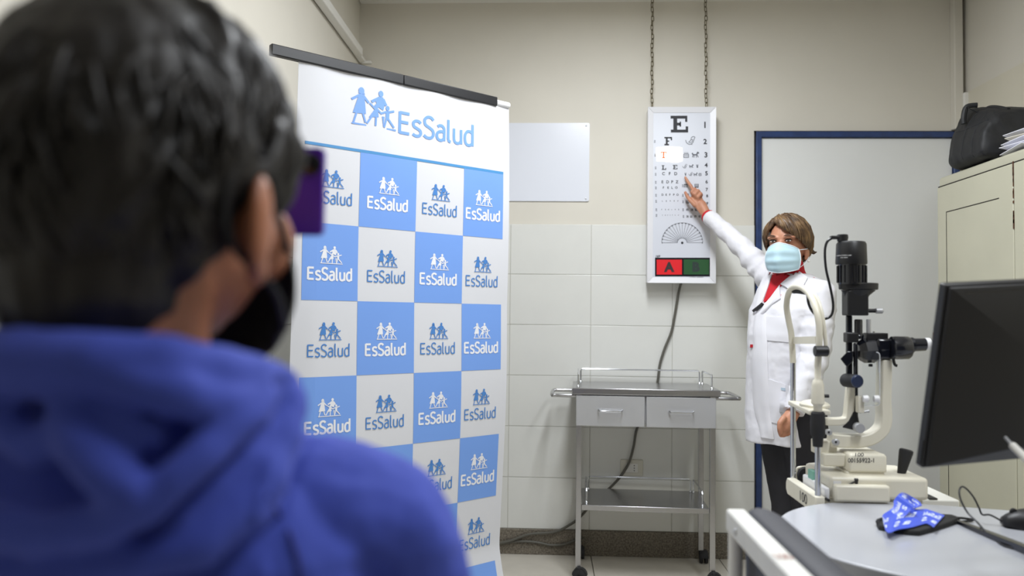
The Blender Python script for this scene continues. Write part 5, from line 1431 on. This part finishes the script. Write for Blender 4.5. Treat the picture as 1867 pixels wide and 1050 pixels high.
hm.sph(bf.p(-.034, 0, -.020), (.071, .078, .074), 24, bf.R)
for s in (-1, 1): hm.sph(bf.p(.026, s * .076, .004), (.034, .012, .038), 18, bf.R)
hm.sph(bf.p(-.040, 0, -.076), (.050, .060, .060), 20, bf.R)
me = fuse(hm, .003, 2, .4)
displace(me, lambda p, n: .0022 * fbm((p.x, p.y, p.z * .5), 55, 2))
hair_o = link('hair', me, M_hairb, BOY, smooth=180)
st = []
for k in range(620):
    a1 = rnd.uniform(-180, 180); el = hairline(a1); e1 = rnd.uniform(el - 2, min(80, el + 80)); st.append((a1 + rnd.uniform(-24, 24), min(88, e1 + rnd.uniform(18, 46)), a1, e1, rnd.uniform(.004, .011)))
hair_locks(bf, (.100, .086, .102), st, .0028, .0008, 33, .006).build('hair_strands', M_hairb, hair_o, smooth=180)['kind'] = 'stuff'
mk_, P0 = mask_patch(bf, 'face_mask', M_maskk, BOY, .086, .083, -.062, .040, 62, -.066, .030, .001, .002, .35, .014)
for s, i in ((-1, 0), (1, -1)):
    ea = bf.p(-.024, s * .090, -.012); eb = bf.p(-.020, s * .088, -.058)
    MB().tube([P0[-3][i], P0[-3][i].lerp(ea, .5) + bf.l * s * .010, bf.p(-.004, s * .094, .000), ea, bf.p(-.030, s * .088, -.034), eb, eb.lerp(P0[2][i], .5) + bf.l * s * .010, P0[2][i]], .0026, 8, smooth=5).build('ear_loop', M_maskk, mk_)
# hoodie
hd = MB()
hd.loft([ring((tc_.x, tc_.y - .012, 1.085), bsx, bcx, .080, .066), ring((tc_.x, tc_.y - .004, 1.055), bsx, bcx, .115, .082), ring((tc_.x + .006, tc_.y, 1.01), bsx, bcx, .155, .095), ring((tc_.x + .006, tc_.y, .93), bsx, bcx, .165, .110), ring((tc_.x, tc_.y, .80), bsx, bcx, .155, .112), ring((tc_.x, tc_.y, .60), bsx, bcx, .155, .112)])
hd.caps([(tc_ + Vector((.02, -.01, 1.03)), .062), (bshR + Vector((-.03, -.01, .008)), .060), (bshR, .055), (bshR.lerp(elb, .5) + Vector((.006, 0, 0)), .054), (elb, .050), (wrb + Vector((0, 0, .02)), .040)], 20)
hd.caps([(tc_ + Vector((-.02, 0, 1.03)), .062), (bshL, .058), (bshL.lerp(elbL, .5), .052), (elbL, .048), (wrbL + (elbL - wrbL).normalized() * .03, .036)], 18)
# hood: rim round the neck, bag hanging behind, folds
def HP(x, y, Y): return at(x, y, Y)
hd.caps([(HP(-80, 664, .425), .021), (HP(60, 664, .412), .019), (HP(180, 664, .408), .018), (HP(300, 666, .418), .017), (HP(390, 678, .438), .016), (HP(455, 692, .465), .016), (HP(500, 712, .505), .017), (HP(512, 748, .55), .018), (HP(490, 760, .60), .022)], 16)
# fold running from the neck to the shoulder, and the big loop hanging on the back
hd.caps([(HP(185, 684, .402), .009), (HP(260, 700, .404), .011), (HP(340, 722, .412), .012), (HP(415, 740, .434), .013), (HP(455, 735, .452), .014)], 14)
hd.caps([(HP(468, 726, .458), .015), (HP(425, 772, .432), .012), (HP(370, 830, .414), .011), (HP(315, 882, .404), .011), (HP(265, 925, .400), .011), (HP(180, 958, .402), .012), (HP(60, 972, .405), .012), (HP(-60, 955, .41), .012)], 14)
hd.caps([(HP(125, 760, .408), .011), (HP(150, 810, .400), .013), (HP(195, 862, .397), .013), (HP(245, 905, .398), .012)], 14)
hd.caps([(HP(180, 752, .414), .010), (HP(225, 765, .412), .010), (HP(275, 795, .414), .009)], 12)
hd.caps([(HP(-20, 730, .42), .015), (HP(20, 790, .412), .012), (HP(60, 815, .41), .012), (HP(105, 800, .408), .011)], 14)
hd.caps([(HP(512, 735, .500), .018), (HP(515, 790, .487), .017), (HP(485, 860, .462), .015), (HP(435, 935, .440), .014), (HP(365, 992, .426), .014), (HP(255, 1022, .420), .014), (HP(100, 1045, .42), .014), (HP(-60, 1050, .425), .014)], 14)
hd.caps([(HP(480, 775, .476), .010), (HP(440, 830, .452), .010), (HP(395, 890, .436), .010), (HP(330, 945, .424), .010)], 12)
hd.sph(HP(170, 800, .49), (.105, .055, .055), 24)
me = fuse(hd, .0036, 4)
def hood_fold(p, n):
    d = .0025 * fbm(p, 12) + .001 * fbm(p, 40)
    t_ = (p - bshR)
    if t_.length < .2 and p.x > -.16: d += .003 * math.sin(p.z * 60 + p.x * 40 + 3 * fbm(p, 8))
    return d
displace(me, hood_fold)
for v in me.vertices:
    if v.co.z < .62: v.co.z = .62
me.update()
hoodie = link('blue_hoodie', me, M_hood, BOY, smooth=180)
hbv = bvh_of(me)
# sleeve seam
sp = []
for x, y in ((488, 905), (510, 940), (528, 975), (540, 1010), (548, 1045), (553, 1080)):
    q, n = pix_ray(hbv, x, y, .0005)
    if q: sp.append(q)
MB().tube(sp, .0016, 6, smooth=4).build('sleeve_seam', mat('seam thread', (52, 60, 140), .9), hoodie)
# trousers and shoes
M_tb = mat('navy track cloth', (34, 36, 48), .85)
tr_ = MB()
for s in (-1, 1):
    h_ = tc_ + bsx * s * lx
    tr_.caps([(h_ + Vector((0, 0, .66)), .088), (h_ + Vector((0, .01, .36)), .064), (h_ + Vector((0, 0, .10)), .054)], 18)
me = fuse(tr_, .008, 4); displace(me, lambda p, n: .003 * fbm(p, 14))
for v in me.vertices: v.co.z = max(v.co.z, .055)
link('trousers', me, M_tb, BOY, smooth=180)
for s in (-1, 1): shoe('shoe', tc_ + bsx * s * lx, bcx, .22, .040, .075, M_white, BOY)

# purple card held over the eye
OC = thing('eye_occluder', occ_c, 'purple eye cover card with a dark round hole held before the face of the boy', 'eye cover')
M_pur = mat('purple plastic', (92, 40, 186), .3, rvar=.05, var=.1, vscale=12)
tl, br = at(512, 268, .655), at(588, 429, .655)
wd, hh, r = br.x - tl.x, tl.z - br.z, .005
poly = []
for cx, cy, a0 in ((wd - r, hh - r, 0), (r, hh - r, 90), (r, r, 180), (wd - r, r, 270)):
    for q in range(6):
        an = math.radians(a0 + q * 18); poly.append((cx + r * math.cos(an), cy + r * math.sin(an)))
MB().prism(poly, lambda u, v, w_: Vector((tl.x + u, .655 + w_, br.z + v)), .0075).build('card', M_pur, OC, bevel=.0012)
q = at(566, 300, .6545)
MB().lathe(q + Vector((0, .001, 0)), q + Vector((0, -.0014, 0)), [(0, .0092), (.6, .0092), (1, .0075)], 22).build('round_hole', M_blackg, OC)
